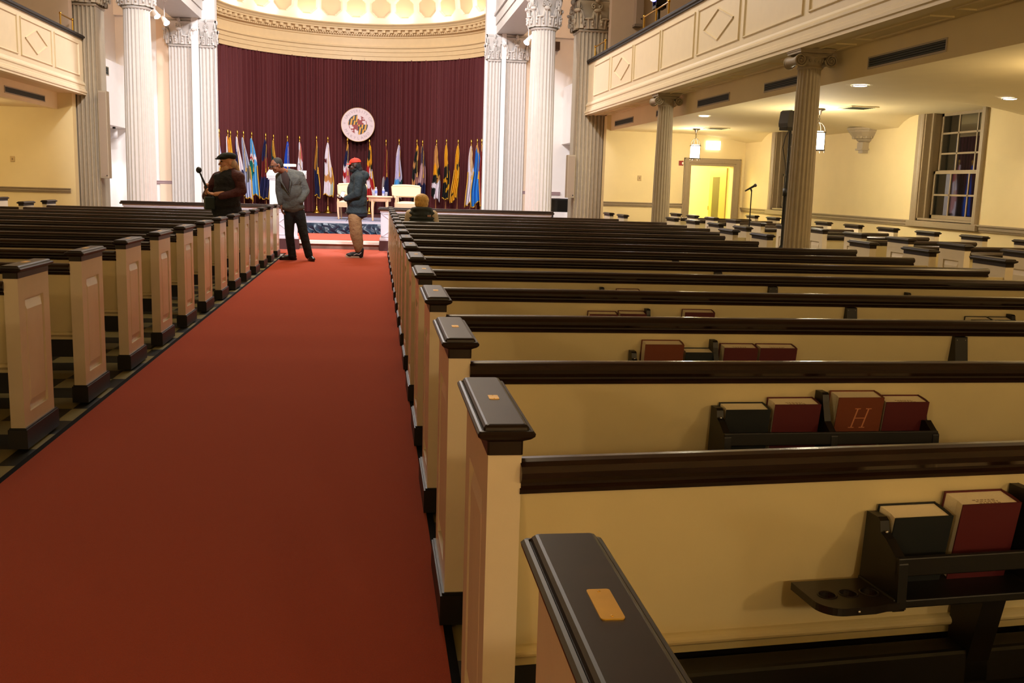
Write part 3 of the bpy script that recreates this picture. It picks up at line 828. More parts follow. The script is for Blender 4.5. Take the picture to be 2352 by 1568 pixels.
def make_pew(L, label, left=True, right=True, plaqueL=False, plaqueR=False, racks=(), brace=None, group=None, railgap=(0, 0)):
    p = thing('church_pew', label, 'pew', (0, 0, 0), 0, group)
    if left: pew_end(p, 0, False, plaqueL)
    if right: pew_end(p, L, True, plaqueR)
    xa, xb = (.066 if left else 0), (L - .066 if right else L)
    r = MB().prism(rail_section(), xa + railgap[0], xb - railgap[1], 'x', smooth=False).build('top_rail', DARKW, p)
    r['label'] = 'dark polished top rail'
    m = MB().prism([(.012, .802), (.040, .802), (.095, .44), (.062, .44)], xa, xb, 'x')
    tb = []
    for i in range(9):
        t = -PI / 2 + PI * i / 8; tb.append((.060 - .020 * math.cos(t), .432 + .014 * math.sin(t)))
    m.prism(tb + [(.075, .446), (.075, .40)], xa, xb, 'x', smooth=False)
    m.prism([(.066, .418), (.075, .418), (.075, .395), (.066, .395)], xa, xb, 'x')
    m.build('backrest', CREAM, p)
    s = MB().prism([(.08, .40), (.08, .425), (.43, .445), (.452, .44), (.455, .425), (.44, .41), (.10, .39)], xa, xb, 'x')
    s.build('seat', SEATW, p)['label'] = 'dark wooden seat'
    m = MB()
    for q in ((.27, .73) if L > 3 else (.5,)):
        m.prism([(.09, 0), (.36, 0), (.42, .40), (.07, .40)], xa + L * q - .02, xa + L * q + .02, 'x')
    m.prism([(.10, .28), (.12, .28), (.12, .40), (.10, .40)], xa, xb, 'x')
    m.build('support', DARKP, p)
    k = MB().box(xa + .34, xb - .3, -.02, .05, .30, .392).box(xa + .34, xb - .3, .03, .05, .20, .30)
    k.build('kneeler', DARKP, p, bevel=.01)
    for xr, cup in racks: rack(p, xr, cup)
    if brace:
        m = MB().prism([(-.03, .55), (-.052, .60), (-.03, .70), (-.012, .80), (-.005, .80), (.03, .80), (.066, .43), (-.01, .43)], brace - .03, brace + .03, 'x')
        m.box(brace - .018, brace + .018, -.056, -.03, .58, .69)
        b = m.build('back_brace', DARKP, p, bevel=.004)
        for s_ in (-1, 1): MB().ell((0, 0, 0), (.005, .003, .005), 8, 5).build('screw', CHROME, b, loc=(brace + s_ * .02, -.012, .785))
    return p

YK = lambda k: 1.87 + 1.0845 * (k - 1)
ORD = ['', 'first', 'second', 'third', 'fourth', 'fifth', 'sixth', 'seventh', 'eighth', 'ninth', 'tenth', 'eleventh', 'twelfth', 'thirteenth', 'fourteenth', 'fifteenth', 'sixteenth', 'seventeenth', 'eighteenth', 'nineteenth']
XR = .225
GR = 'pews of the block right of the aisle'
full = make_pew(4.83, '', True, True, True, False, [(.865, True), (2.975, False)], 2.40, GR, (0, .14))
short = make_pew(4.23, '', True, True, True, False, [(.865, True), (2.975, False)], 2.10, GR, (0, .1))
full.location = (XR, YK(1), 0); short.location = (XR, YK(9), 0)
ANG = {1: 4.5, 2: 1.15, 3: -.2, 4: -1.5, 5: -1.3, 6: -1.8, 7: -1.6, 8: -1.6}
PEWS = {}
used = {}
for k in range(0, 17):
    src = short if k in (9, 10, 15, 16) else full
    if k == 0: lab = 'cream pew with dark cap and large brass plaque nearest the camera, right of the aisle'
    elif k == 1: lab = 'cream pew whose rack has a cup holder with three holes, second from the camera'
    elif k == 2: lab = 'cream pew whose rack holds black, maroon, brown and maroon hymnals in a row'
    elif k == 16: lab = 'front pew of the right block, closest to the white screen'
    else: lab = '%s cream pew from the front in the block right of the aisle' % ORD[17 - k]
    if src not in used:
        used[src] = 1; p = src; p.location = (XR, YK(k), 0); p['label'] = lab
    else:
        p = dup(src, (XR, YK(k), 0), 0, lab, GR)
    PEWS[k] = p
for k in range(1, 17):                        # the plates on all but the nearest cap are short
    for ch in PEWS[k].children:
        for g in ch.children:
            if g.name.startswith('plaque'): g.scale = (.8, .48, 1); g.location = (.0074, .236 * .52, 0)
def lower(p):                                 # the front pews have a lower back
    for ch in p.children:
        if ch.name.split('.')[0] in ('top_rail', 'backrest', 'back_brace'): ch.location.z -= .075
lower(PEWS[16])
# pews that stand slightly askew: turn everything but the aisle end
for k, a in ANG.items():
    p = PEWS[k]; t = math.radians(a)
    for ch in p.children:
        n = ch.name.split('.')[0]
        if n == 'end_panel' and ch.location.x < .5: continue
        M = Matrix.Translation((.068, 0, 0)) @ Matrix.Rotation(t, 4, 'Z') @ Matrix.Translation((-.068, 0, 0))
        ch.matrix_basis = M @ Matrix.Translation(ch.location)

GL = 'pews of the block left of the aisle'
XL = -1.77
lf = make_pew(4.75, '', True, True, False, True, [(1.0, False)], 2.4, GL)
ls = make_pew(3.62, '', True, True, False, False, [(1.0, False)], 1.9, GL)
used = {}
LN = 14
for i in range(LN):
    y = 4.05 + 1.0675 * i
    src, L = (ls, 3.62) if i in (11, 12) else (lf, 4.75)
    if i == 0: lab = 'cream pew cut off by the left edge, only its foot corner showing'
    elif i == 13: lab = 'front pew of the left block, closest to the white screen'
    elif i == 1: lab = 'cream pew left of the aisle, nearest one with its whole end panel in view'
    else: lab = '%s cream pew from the front in the block left of the aisle' % ORD[LN - i]
    if src not in used:
        used[src] = 1; src.location = (XL - L, y, 0); src['label'] = lab
    else:
        q_ = dup(src, (XL - L, y, 0), 0, lab, GL)
        if i == 13: lower(q_)
# side pews under the right-hand gallery
GS = 'short pews along the right wall'
sp = make_pew(1.7, '', True, True, False, False, [], None, GS, (0, .08))
for i in range(11):
    y = 8.2 + 1.0845 * i
    lab = ('short cream pew by the right wall, nearest the camera' if i == 0 else
           'short cream pew by the right wall, closest to the yellow doorway' if i == 10 else
           '%s short cream pew from the camera along the right wall' % ORD[i + 1])
    if i == 0: sp.location = (6.0, y, 0); sp['label'] = lab
    else: dup(sp, (6.0, y, 0), 0, lab, GS)
# ends of the pews along the left wall, seen over the rails

# ------------------------------------------------------------ hymn books
BOOKC = {'black': mat('black_book_cloth', (18, 24, 28), .6, bump=.15, bscale=900), 'maroon': mat('maroon_book_cloth', (84, 16, 24), .6, bump=.15, bscale=900), 'brown': mat('brown_book_cloth', (112, 52, 24), .6, bump=.15, bscale=900)}
FOIL = mat('faded_foil', (196, 130, 92), .5)
def book(k, x0, x1, top, colr, label, mark=None, group='hymn books in the pew racks', th=.062):
    w = x1 - x0; h = top - .573
    a = math.radians(ANG.get(k, 0)); px = XR + .068
    cx_ = (x0 + x1) / 2
    y = YK(k) + (cx_ - px) * math.tan(a)
    b = thing('hymn_book', label, 'book', (cx_, y, .573), a, group)
    b.rotation_euler = (.16, 0, a)
    yo = .024
    M = Matrix.Translation((0, yo, 0))
    m = MB()
    m.box(-w / 2, w / 2, -.052, -.049, 0, h, M=M); m.box(-w / 2, w / 2, -.052 + th + .003, -.052 + th + .006, 0, h, M=M)
    pts = []                                      # rounded spine on the right
    for i in range(9):
        t = -PI / 2 + PI * i / 8; pts.append((w / 2 - .004 + .006 * math.cos(t), -.052 + (th + .006) / 2 + (th + .006) / 2 * math.sin(t)))
    m.prism(pts, 0, h, M=M)
    m.build('cover', BOOKC[colr], b)
    m = MB(); g = .004
    m.prism([(-w / 2 + g, -.049), (w / 2 - .004, -.049), (w / 2 - .004, -.052 + th + .003), (-w / 2 + g, -.052 + th + .003), (-w / 2 + g + .004, -.052 + th / 2)], g, h - g, M=M)
    pg = m.build('page_block', PAGES, b); pg['label'] = 'cream page block'
    if mark == 'stamp':
        m = MB(); random.seed(int(cx_ * 1000))
        for r in range(3):
            x = -w * .16 - r * .004
            while x < w * .17:
                l = random.uniform(.004, .01); m.box(x, x + l, -.041 + r * .007, -.041 + r * .007 + .0035, h - g, h - g + .0003, M=M); x += l + .003
        m.build('ink_stamp', STAMP, pg)
    if mark == 'H':
        m = MB(); sh = Matrix.Identity(4); sh[0][1] = .22
        def tr(x, z): return Matrix.Translation((x, yo - .0523, z)) @ Matrix.Rotation(PI / 2, 4, 'X') @ sh
        t = .0022
        for sx in (-1, 1):
            m.box(sx * .019 - .0024, sx * .019 + .0024, -.033, .033, 0, .0004, M=tr(.004, h * .64))
            for sz in (-1, 1): m.box(sx * .019 - .010, sx * .019 + .010, sz * .033 - .0013, sz * .033 + .0013, 0, .0004, M=tr(.004, h * .64))
        m.box(-.019, .019, -.0013, .0013, 0, .0004, M=tr(.004, h * .64))
        m.build('title_letter', FOIL, b)['label'] = 'faded italic letter H'
    return b
book(1, 1.115, 1.258, .737, 'black', 'black hymn book at the left end of the nearest rack')
book(1, 1.276, 1.425, .762, 'maroon', 'maroon hymn book with stamped page edge beside the black one in the nearest rack', 'stamp')
book(1, 1.50, 1.66, .752, 'maroon', 'maroon hymn book at the right frame edge of the nearest rack')
book(2, 1.117, 1.268, .733, 'black', 'black hymn book at the left end of the second rack')
book(2, 1.281, 1.44, .75, 'maroon', 'maroon hymn book between the black one and the centre post of the second rack', 'stamp')
book(2, 1.498, 1.658, .773, 'brown', 'brown hymn book with a large letter H on its cover', 'H')
book(2, 1.668, 1.822, .756, 'maroon', 'maroon hymn book at the right end of the second rack, behind the brown one', 'stamp')
book(3, 1.144, 1.316, .77, 'brown', 'tall brown hymn book at the left end of the third rack')
book(3, 1.326, 1.458, .735, 'black', 'low black hymn book left of the post in the third rack')
book(3, 1.498, 1.650, .757, 'maroon', 'maroon hymn book just right of the post in the third rack', 'stamp')
book(3, 1.662, 1.829, .757, 'maroon', 'maroon hymn book at the right end of the third rack', 'stamp')
book(4, 1.136, 1.291, .756, 'maroon', 'hymn book of the fourth rack showing only page tops, leftmost one')
book(4, 1.303, 1.448, .76, 'maroon', 'hymn book of the fourth rack showing only page tops, left of the post', )
book(4, 1.659, 1.826, .774, 'maroon', 'maroon hymn book standing alone right of the post in the fourth rack')
book(4, 3.308, 3.438, .757, 'black', 'dark hymn book far right on the fourth pew back, left one of a pair')
book(4, 3.446, 3.577, .757, 'black', 'dark hymn book far right on the fourth pew back, right one of a pair')
book(5, 1.56, 1.71, .766, 'maroon', 'maroon hymn book barely showing over the rail of the fifth pew')
# ------------------------------------------------------------ fixtures
BRONZE = mat('dark_bronze', (46, 36, 26), .4, metal=.6)
LGLASS = mat('lantern_glass', (255, 252, 246), .4, emit=(1, .88, .66), estr=11)
def lantern(x, y, zc, label, watts):
    g = thing('pendant_lantern', label, 'lantern', (x, y, zc), 0, 'glass lanterns under the right balcony')
    MB().lathe([(.002, -.09), (.02, -.08), (.035, -.03), (.085, -.012), (.085, 0), (.001, 0)], 24).build('canopy', BRONZE, g)
    m = MB()
    for k in range(3): m.tube([(.012 * math.cos(a) * (1 if k % 2 else 0), .012 * math.cos(a) * (0 if k % 2 else 1), -.115 - k * .033 + .022 * math.sin(a)) for a in [2 * PI * i / 12 for i in range(12)]], .004, 6, closed=True)
    m.build('chain', BRONZE, g)
    m = MB()
    for k in range(4):                        # hoops curving over the glass
        a = PI / 4 + k * PI / 2; c, s = math.cos(a), math.sin(a)
        m.tube([(c * .01, s * .01, -.20), (c * .05, s * .05, -.215), (c * .095, s * .095, -.27), (c * .112, s * .112, -.34), (c * .112, s * .112, -.62), (c * .12, s * .12, -.655)], .0055, 6)
    m.lathe([(.108, -.345), (.118, -.345), (.118, -.36), (.108, -.36), (.108, -.345)], 24)
    m.lathe([(.108, -.61), (.12, -.61), (.12, -.628), (.0, -.632), (.0, -.62), (.108, -.61)], 24)
    m.build('cage', BRONZE, g)
    MB().lathe([(.075, -.33), (.098, -.36), (.10, -.40), (.104, -.58), (.098, -.61), (.0, -.61)], 28).build('glass_cylinder', LGLASS, g)
    light('POINT', (x, y, zc - .30), watts * .8, (1, .85, .60), .09)
    light('POINT', (x, y, zc - .70), watts * 2.0, (1, .85, .60), .10)
lantern(6.72, 20.35, 2.705, 'glass pendant lantern hanging in front of the yellow doorway', 42)
lantern(6.71, 14.45, 2.70, 'glass pendant lantern half hidden behind the nearer scroll column', 60)
light('POINT', (6.8, 8.4, 2.3), 70, WARM2, .1)

def downlight(x, y, z, label, w):
    d = thing('recessed_downlight', label, 'downlight', (x, y, z), 0, 'recessed ceiling downlights')
    MB().lathe([(.075, -.001), (.10, -.006), (.105, -.001), (.105, .004)], 28).build('trim_ring', WHITEP, d)
    MB().lathe([(.0, -.003), (.05, -.006), (.077, -.002)], 28).build('lens', GLOWC, d)
    light('SPOT', (x, y, z - .03), w, (1, .82, .58), .06, (x, y, 0), spot=130, blend=.8)
downlight(5.66, 16.75, 2.70, 'small glowing downlight in the ceiling left of the near scroll column', 45)
downlight(5.68, 11.2, 2.70, 'glowing downlight in the ceiling right of the near scroll column', 60)
downlight(7.8, 11.45, 2.655, 'bright glowing downlight in the ceiling near the window', 60)
light('SPOT', (5.7, 5.6, 2.68), 110, WARM, .06, (5.7, 5.6, 0), spot=140, blend=.8)
light('SPOT', (7.6, 6.0, 2.66), 60, WARM, .06, (7.6, 6.0, 0), spot=140, blend=.8)
for yy in (20, 14.5, 8.5): light('POINT', (-8.1, yy, 2.35), 50, WARM2, .1)

def vent(ya, yb, label, x=5.3, sx=-1, z0=2.775, z1=2.905, group='long air vents on the ceiling ducts'):
    L = yb - ya
    v = thing('air_vent', label, 'vent', (x, ya, z0), 0, group)
    h = z1 - z0; o = lambda a: a * sx
    def bx(m, a0, a1, y0, y1, za, zb): m.box(min(o(a0), o(a1)), max(o(a0), o(a1)), y0, y1, za, zb)
    m = MB(); bx(m, 0, .012, 0, L, 0, .018); bx(m, 0, .012, 0, L, h - .018, h); bx(m, 0, .012, 0, .018, .018, h - .018); bx(m, 0, .012, L - .018, L, .018, h - .018)
    m.build('vent_frame', mat('vent_frame_paint', (176, 164, 138), .5), v)
    m = MB(); bx(m, .0005, .002, .018, L - .018, .018, h - .018); m.build('vent_backing', mat('vent_shadow', (28, 32, 28), .8), v)
    for k in range(4):
        z = .018 + (h - .036) * (k + .5) / 4
        m = MB(); bx(m, .002, .009, .018, L - .018, z - .006, z + .006); m.build('slat', VENT, v)
vent(8.8, 10.3, 'long air vent right of the near scroll column')
vent(11.75, 13.2, 'air vent just left of the near scroll column')
vent(14.55, 16.05, 'air vent between the two scroll columns')
vent(17.6, 18.5, 'short air vent beside the far scroll column')
vent(20.2, 21.8, 'farthest air vent on the right duct beside the pier')
vent(19.2, 21.4, 'long air vent under the left balcony', -6.7, 1, 2.80, 2.93)
vent(26.05, 26.75, 'square grey grille on the white wall left of the round column', -6.8, 1, 3.86, 4.08, None)

for x, y, lab in ((7.1, 14.0, 'flat square grille in the ceiling beside the nearer lantern'), (7.0, 19.9, 'flat square grille in the ceiling above the exit sign')):
    t = thing('ceiling_grille', lab, 'vent', (x, y, 2.708), 0, 'flat ceiling grilles')
    MB().box(-.22, .22, -.22, .22, -.012, 0).build('grille_frame', CEIL, t)
    for k in range(6): MB().box(-.18, .18, -.17 + k * .065, -.15 + k * .065, -.016, -.012).build('slat', VENT, t)
# small wall items on the end walls
t = thing('exit_sign', 'lit white exit sign above the yellow doorway', 'exit sign', (7.75, WY, 2.36))
MB().box(-.17, .17, -.05, 0, 0, .2).build('housing', EXITM, t, bevel=.008)
m = MB(); text_mesh(m, 'EXIT', .13, Matrix.Translation((0, -.0515, .10)) @ Matrix.Rotation(PI / 2, 4, 'X'), depth=.001, bold=.003); m.build('lettering', EXITT, t)
t = thing('fire_alarm', 'small red fire alarm on the wall left of the yellow doorway', 'alarm', (7.0, WY, 2.03))
MB().box(-.05, .05, -.05, 0, -.055, .055).build('housing', REDP, t, bevel=.006)
MB().ell((.03, -.052, 0), (.018, .008, .03), 10, 6).build('strobe', WHITEP, t)
for x, z, lab in ((6.03, 1.66, 'beige wall plate on the end wall between pier and far scroll column'), (-7.65, 1.65, 'beige wall plate on the end wall under the left balcony')):
    t = thing('wall_plate', lab, 'wall plate', (x, WY, z), 0, 'beige wall plates')
    MB().box(-.045, .045, -.012, 0, -.06, .06).build('plate', mat('beige_plate', (196, 168, 116), .5), t, bevel=.004)
    MB().box(-.012, .012, -.02, -.012, -.02, .02).build('switch', mat('beige_plate_dark', (150, 124, 80), .5), t)
t = thing('wall_loudspeaker', 'grey loudspeaker on the wall above the right balcony', 'loudspeaker', (5.8, WY, 5.05))
MB().box(-.09, .09, -.2, 0, 0, .75).build('cabinet', mat('upper_grey', (150, 132, 118), .6), t, bevel=.01)
MB().box(-.11, .07, -.22, 0, -.05, 0).build('bracket', mat('bracket_grey', (120, 108, 100), .6), t)
MB().ell((.04, -.21, .12), .018, 8, 6).build('knob', BLACKM, t)
t = thing('monitor_speaker', 'small dark square speaker high on the wall behind the right round column', 'loudspeaker', (5.1, 28.6, 5.4))
MB().box(-.1, .1, -.12, .12, -.12, .12).build('cabinet', mat('speaker_brown', (92, 66, 44), .6), t, bevel=.01)
MB().box(-.085, .085, -.126, -.12, -.1, .1).build('grille', mat('speaker_grille', (66, 48, 34), .8), t)

# carved corbel on the right wall
t = thing('wall_corbel', 'grey carved corbel bracket on the wall between lantern and window', 'corbel', (WX, 16.45, 2.2))
def half(pr, m):
    poly = []
    m.lathe(pr, 8, smooth=False, a0=PI / 2, a1=3 * PI / 2)
m = MB(); half([(.0, .38), (.34, .38), (.34, .35), (.32, .33), (.32, .31), (.0, .31)], m); m.build('shelf', STONE, t)
m = MB(); half([(.31, .31), (.28, .27), (.27, .26), (.25, .235), (.24, .23), (.22, .2), (.18, .19), (.16, .16), (.12, .14), (.11, .13), (0, .13)], m)
for k in range(9):
    a = PI / 2 + PI * (k + .5) / 9; m.box(-.014, .014, -.012, .012, .2, .235, M=Matrix.Translation((.235 * math.cos(a), .235 * math.sin(a), 0)) @ Matrix.Rotation(a, 4, 'Z'))
m.build('moulding', STONE, t)
m = MB().box(-.12, 0, -.1, .1, .0, .14).box(-.14, 0, -.12, .12, -.0, .03).box(-.1, 0, -.08, .08, -.05, 0); m.build('console', STONE, t)

# microphone stand and lighting stand in the right side aisle
t = thing('microphone_stand', 'thin black microphone stand in the side aisle before the doorway', 'microphone stand', (5.52, 13.98, 0))
MB().lathe([(.14, 0), (.14, .015), (.03, .03), (.012, .05)], 24, cap=True).build('base', BLACKM, t)
MB().tube([(0, 0, .03), (0, 0, 1.44)], .009, 8).build('pole', BLACKM, t)
MB().tube([(0, 0, 1.43), (-.01, 0, 1.46), (-.03, 0, 1.475)], .014, 8).build('clip', BLACKP, t)
a = MB().tube([(-.10, 0, 1.43), (.03, 0, 1.505)], [.011, .017], 10).build('microphone', BLACKP, t)
MB().ell((.052, 0, 1.518), .026, 12, 8).build('microphone_grille', GREYP, a)
t = thing('speaker_stand', 'tall black tripod stand carrying a small speaker, left of the near scroll column', 'stand', (5.46, 12.6, 0))
MB().tube([(0, 0, .15), (0, 0, 1.45)], .028, 10).build('lower_pole', BLACKM, t)
MB().tube([(0, 0, 1.4), (0, 0, 2.28)], .018, 10).build('upper_pole', BLACKM, t)
MB().lathe([(.03, 1.38), (.045, 1.38), (.045, 1.48), (.03, 1.48)], 14, cap=True).tube([(.04, 0, 1.43), (.10, 0, 1.43)], .012).build('clamp', BLACKP, t)
for k in range(3):
    a = 2 * PI * k / 3 + .4
    MB().tube([(0, 0, .75), (.33 * math.cos(a), .33 * math.sin(a), .02)], .014, 8).build('leg', BLACKM, t)
MB().tube([(-.02, 0, 2.25), (-.07, -.01, 2.15), (-.09, 0, 2.02), (-.05, .0, 1.85), (-.028, 0, 1.7), (-.03, -.01, 1.45), (-.032, 0, 1.0)], .006, 6).build('cable', BLACKP, t)
m = MB().tube([(0, 0, 2.27), (.0, 0, 2.34), (.03, 0, 2.40), (.04, 0, 2.5)], .018, 8).box(-.05, .07, -.04, .04, 2.33, 2.36).box(.06, .09, -.05, .05, 2.35, 2.55).tube([(.08, 0, 2.38), (.08, 0, 2.44)], .025, 8); m.build('yoke', BLACKP, t)
t = thing('stage_light', 'small grey and black lamp head on top of the tall black stand', 'light fixture', (5.42, 12.6, 2.28), .5)
t.scale = (.82, .82, .82)
MB().prism([(-.12, 0), (.07, 0), (.09, .08), (.09, .2), (.06, .25), (-.05, .27), (-.10, .24), (-.13, .06)], -.09, .09, 'y').build('body', GREYP, t, bevel=.015)
MB().prism([(-.0, .08), (.093, .08), (.093, .2), (.06, .255), (-.0, .262)], -.094, .094, 'y').build('front_hood', BLACKM, t, bevel=.006)
MB().box(-.12, .09, -.08, .08, -.05, .01).build('base', BLACKM, t, bevel=.006)

# moving head on the right balcony rail
t = thing('moving_light', 'moving stage light clamped on the right balcony rail shining white and blue', 'light fixture', (4.92, 17.35, 4.285))
t.scale = (.95, .95, .9)
MB().tube([(0, 0, 0), (0, 0, .36)], .025, 8).box(-.05, .05, -.06, .06, .0, .05).tube([(.0, .10, .02), (0, 0, .30)], .02, 6).build('clamp', BLACKM, t)
MB().box(-.1, .1, -.13, -.1, .32, .62).box(-.1, .1, .1, .13, .32, .62).box(-.1, .1, -.13, .13, .3, .36).build('yoke', BLACKM, t, bevel=.008)
hd = MB().lathe([(.0, -.12), (.085, -.12), (.095, -.04), (.09, .12), (.105, .16), (.105, .17)], 24, M=Matrix.Translation((0, .0, .56)) @ (Matrix.Rotation(.35, 4, 'Z') @ Matrix.Rotation(-1.75, 4, 'Y')) ).build('head', BLACKP, t)
MM = Matrix.Translation((0, .0, .56)) @ (Matrix.Rotation(.35, 4, 'Z') @ Matrix.Rotation(-1.75, 4, 'Y'))
MB().lathe([(.0, .165), (.1, .16)], 24, M=MM).build('lens', SPOTG, t)
MB().lathe([(.106, .13), (.112, .14), (.106, .165)], 24, M=MM).build('blue_ring', BLUEG, t)
light('SPOT', (4.75, 18.6, 4.95), 900, COOL, .06, (-1.6, 27, 1.2), spot=42, blend=.5)

# spotlights along the beams beside the round columns
def trackspot(x, y, z, label, tgt, w):
    t = thing('track_spotlight', label, 'spotlight', (x, y, 5.65), 0, 'spotlights under the chancel beams')
    MB().tube([(0, 0, 0), (0, 0, z - 5.65 + .08)], .012, 6).box(-.03, .03, -.06, .06, -.03, 0).build('stem', WHITEP, t)
    d = (Vector(tgt) - Vector((x, y, z))).normalized(); q = d.to_track_quat('Z', 'Y').to_matrix().to_4x4()
    MM = Matrix.Translation((0, 0, z - 5.65)) @ q
    MB().lathe([(.0, -.12), (.045, -.11), (.06, 0), (.075, .1), (.078, .12)], 20, M=MM).build('can', WHITEP, t)
    MB().lathe([(0, .112), (.072, .112)], 20, M=MM).build('lens', SPOTG, t)
    MB().ell(MM @ Vector((0, 0, .115)), .05, 12, 8).build('bulb', SPOTG, t)
    if w: light('SPOT', Vector((x, y, z)) + d * .2, w, (1, .86, .72), .05, tgt, spot=70, blend=.7)
for i, (y, w) in enumerate(((23.85, 160), (24.75, 160), (25.8, 160))):
    trackspot(-5.2, y, 5.17, ('left spotlight nearest the left round column', 'middle of the three spotlights beside the left round column', 'spotlight of the left beam closest to the wide pilaster')[i], (-2.4 + i * .6, 22.4, .2), w)
for i, (y, w) in enumerate(((24.3, 160), (25.3, 160))):
    trackspot(3.8, y, 5.07, ('spotlight under the right beam closest to the round column', 'spotlight under the right beam closest to the wide pilaster')[i], (.9 - i * .6, 22.4, .2), w)
# wall washing lamps below the chancel side boxes
for s, x, lab in ((1, -7.0, 'white cylinder lamp below the white wall box left of the stage'), (-1, 5.62, 'white cylinder lamp below the white wall box right of the stage')):
    y = 27.9 if s > 0 else 26.7
    t = thing('cylinder_downlight', lab, 'lamp', (x, y, 2.64), 0, 'white cylinder lamps')
    MB().tube([(0, 0, 0), (0, 0, -.05)], .04, 10).build('mount', BLACKM, t)
    MB().lathe([(.0, -.05), (.085, -.05), (.085, -.30), (.07, -.30), (.07, -.2), (0, -.2)], 20).build('can', WHITEP, t)
    light('SPOT', (x, y, 2.3), 60, (1, .93, .9), .05, (x - s * .3, y, 0), spot=120, blend=.7)
tag(MB().tube([(-6.9, 24.6, 2.2), (-6.86, 24.6, 1.95), (-6.7, 24.6, 1.75), (-6.72, 24.6, 1.5), (-6.85, 24.6, 1.35), (-6.9, 24.6, 1.0), (-6.7, 24.6, .7), (-6.6, 24.6, .4)], .012, 6).build('hanging_cable', BLACKP), 'black cable hanging down the wall left of the round column', 'cable')

# yellow chairs standing on the right balcony
for i, (x, y, lab) in enumerate(((5.95, 19.6, 'yellow chair on the right balcony behind the moving stage light'), (5.95, 18.75, 'yellow chair on the right balcony behind the brass rail end'))):
    t = thing('balcony_chair', lab, 'chair', (x, y, 3.72), .3, 'yellow chairs on the right balcony')
    YC = mat('yellow_chair_cloth', (206, 150, 30), .7)
    MB().box(-.22, .22, -.22, .22, .42, .48).build('seat', YC, t, bevel=.02)
    MB().box(.17, .22, -.21, .21, .55, .95).build('backrest', YC, t, bevel=.02)
    for sx in (-1, 1):
        for sy in (-1, 1): MB().tube([(sx * .19, sy * .19, 0), (sx * .19, sy * .19, .43 if sx < 0 else .9)], .016, 8).build('leg', BRASS, t)
# ------------------------------------------------------------ stage
p = thing('stage_platform', 'low grey portable stage with dark satin skirt', 'stage', (X0, 23.1, .18))
for k in range(4):
    MB().box(-2.9 + k * 1.45, -2.9 + (k + 1) * 1.45 - .012, 0, 2.9, .23, .28).build('deck_panel', PLATT, p, bevel=.004)
MB().box(-2.92, 2.91, -.012, 0, .225, .283).build('edge_trim', mat('platform_edge', (190, 190, 204), .4), p)
random.seed(11)
fold = [random.uniform(.6, 1.4) for _ in range(200)]
def skirt(u, v):
    x = -2.9 + 5.8 * u; s = u * 70; i = int(s)
    a = fold[i] * (1 - (s - i)) + fold[i + 1] * (s - i)
    y = -.03 - .05 * abs(math.sin(s * .9 + a * 2.5 + v * 1.2 * math.sin(u * 23))) * (1.15 - .4 * v) - .025 * math.sin(s * 2.3 + v * 9 * a) * (1 - v) * a - .03 * (1 - v)
    return (x + .03 * math.sin(v * 7 + a * 9), y, .001 + .235 * v)
MB().grid(skirt, 620, 14).build('skirt', CLOTHB, p)

# white screens in front of the pews
def screen(x0, x1, label, endleft):
    s = thing('pew_screen', label, 'screen', ((x0 + x1) / 2, 20.0, 0), 0, 'white screens before the front pews')
    h = (x1 - x0) / 2
    MB().box(-h, h, 0, .14, .012, .22).build('base', MAROONB, s)
    m = MB().box(-h + .03, h - .03, .02, .12, .22, .83).box(-h + .01, h - .01, .0, .14, .22, .27).box(-h + .015, h - .015, .0, .14, .79, .83)
    n = max(3, int(2 * h / .6))
    for k in range(n):
        xa = -h + .05 + (2 * h - .1) * k / n; xb = -h + .05 + (2 * h - .1) * (k + 1) / n - .06
        for (pa, pb) in (((xa, .3), (xb, .3)), ((xb, .3), (xb, .76)), ((xb, .76), (xa, .76)), ((xa, .76), (xa, .3))):
            m.box(min(pa[0], pb[0]) - .006, max(pa[0], pb[0]) + .006, .005, .02, min(pa[1], pb[1]) - .006, max(pa[1], pb[1]) + .006)
        for (xs, xe) in ((xa, xb), (xb, xa)):                # crossed laths
            L = math.hypot(xe - xs, .46)
            m.box(-.006, L + .006, -.008, .008, -.006, .006, M=Matrix.Translation((xs, .013, .3)) @ Matrix.Rotation(-math.atan2(.46, xe - xs), 4, 'Y'))
    m.build('panel', SCREENP, s)
    MB().box(-h - .03, h + .03, -.04, .18, .83, .87).box(-h - .015, h + .015, -.025, .165, .87, .895).build('cap', DARKW, s, bevel=.006)
    return s
screen(.06, 3.62, 'white panelled screen with dark cap in front of the right pews', True)
s = screen(-4.93, -1.54, 'white panelled screen with dark cap in front of the left pews', False)
MB().lathe([(.05, .22), (.05, .27), (.03, .29), (.045, .34), (.055, .42), (.035, .55), (.025, .68), (.035, .72), (.03, .75), (.05, .78), (.05, .83)], 16, M=Matrix.Translation((-.2 + 1.69, -.03, 0))).build('baluster', SCREENP, s)

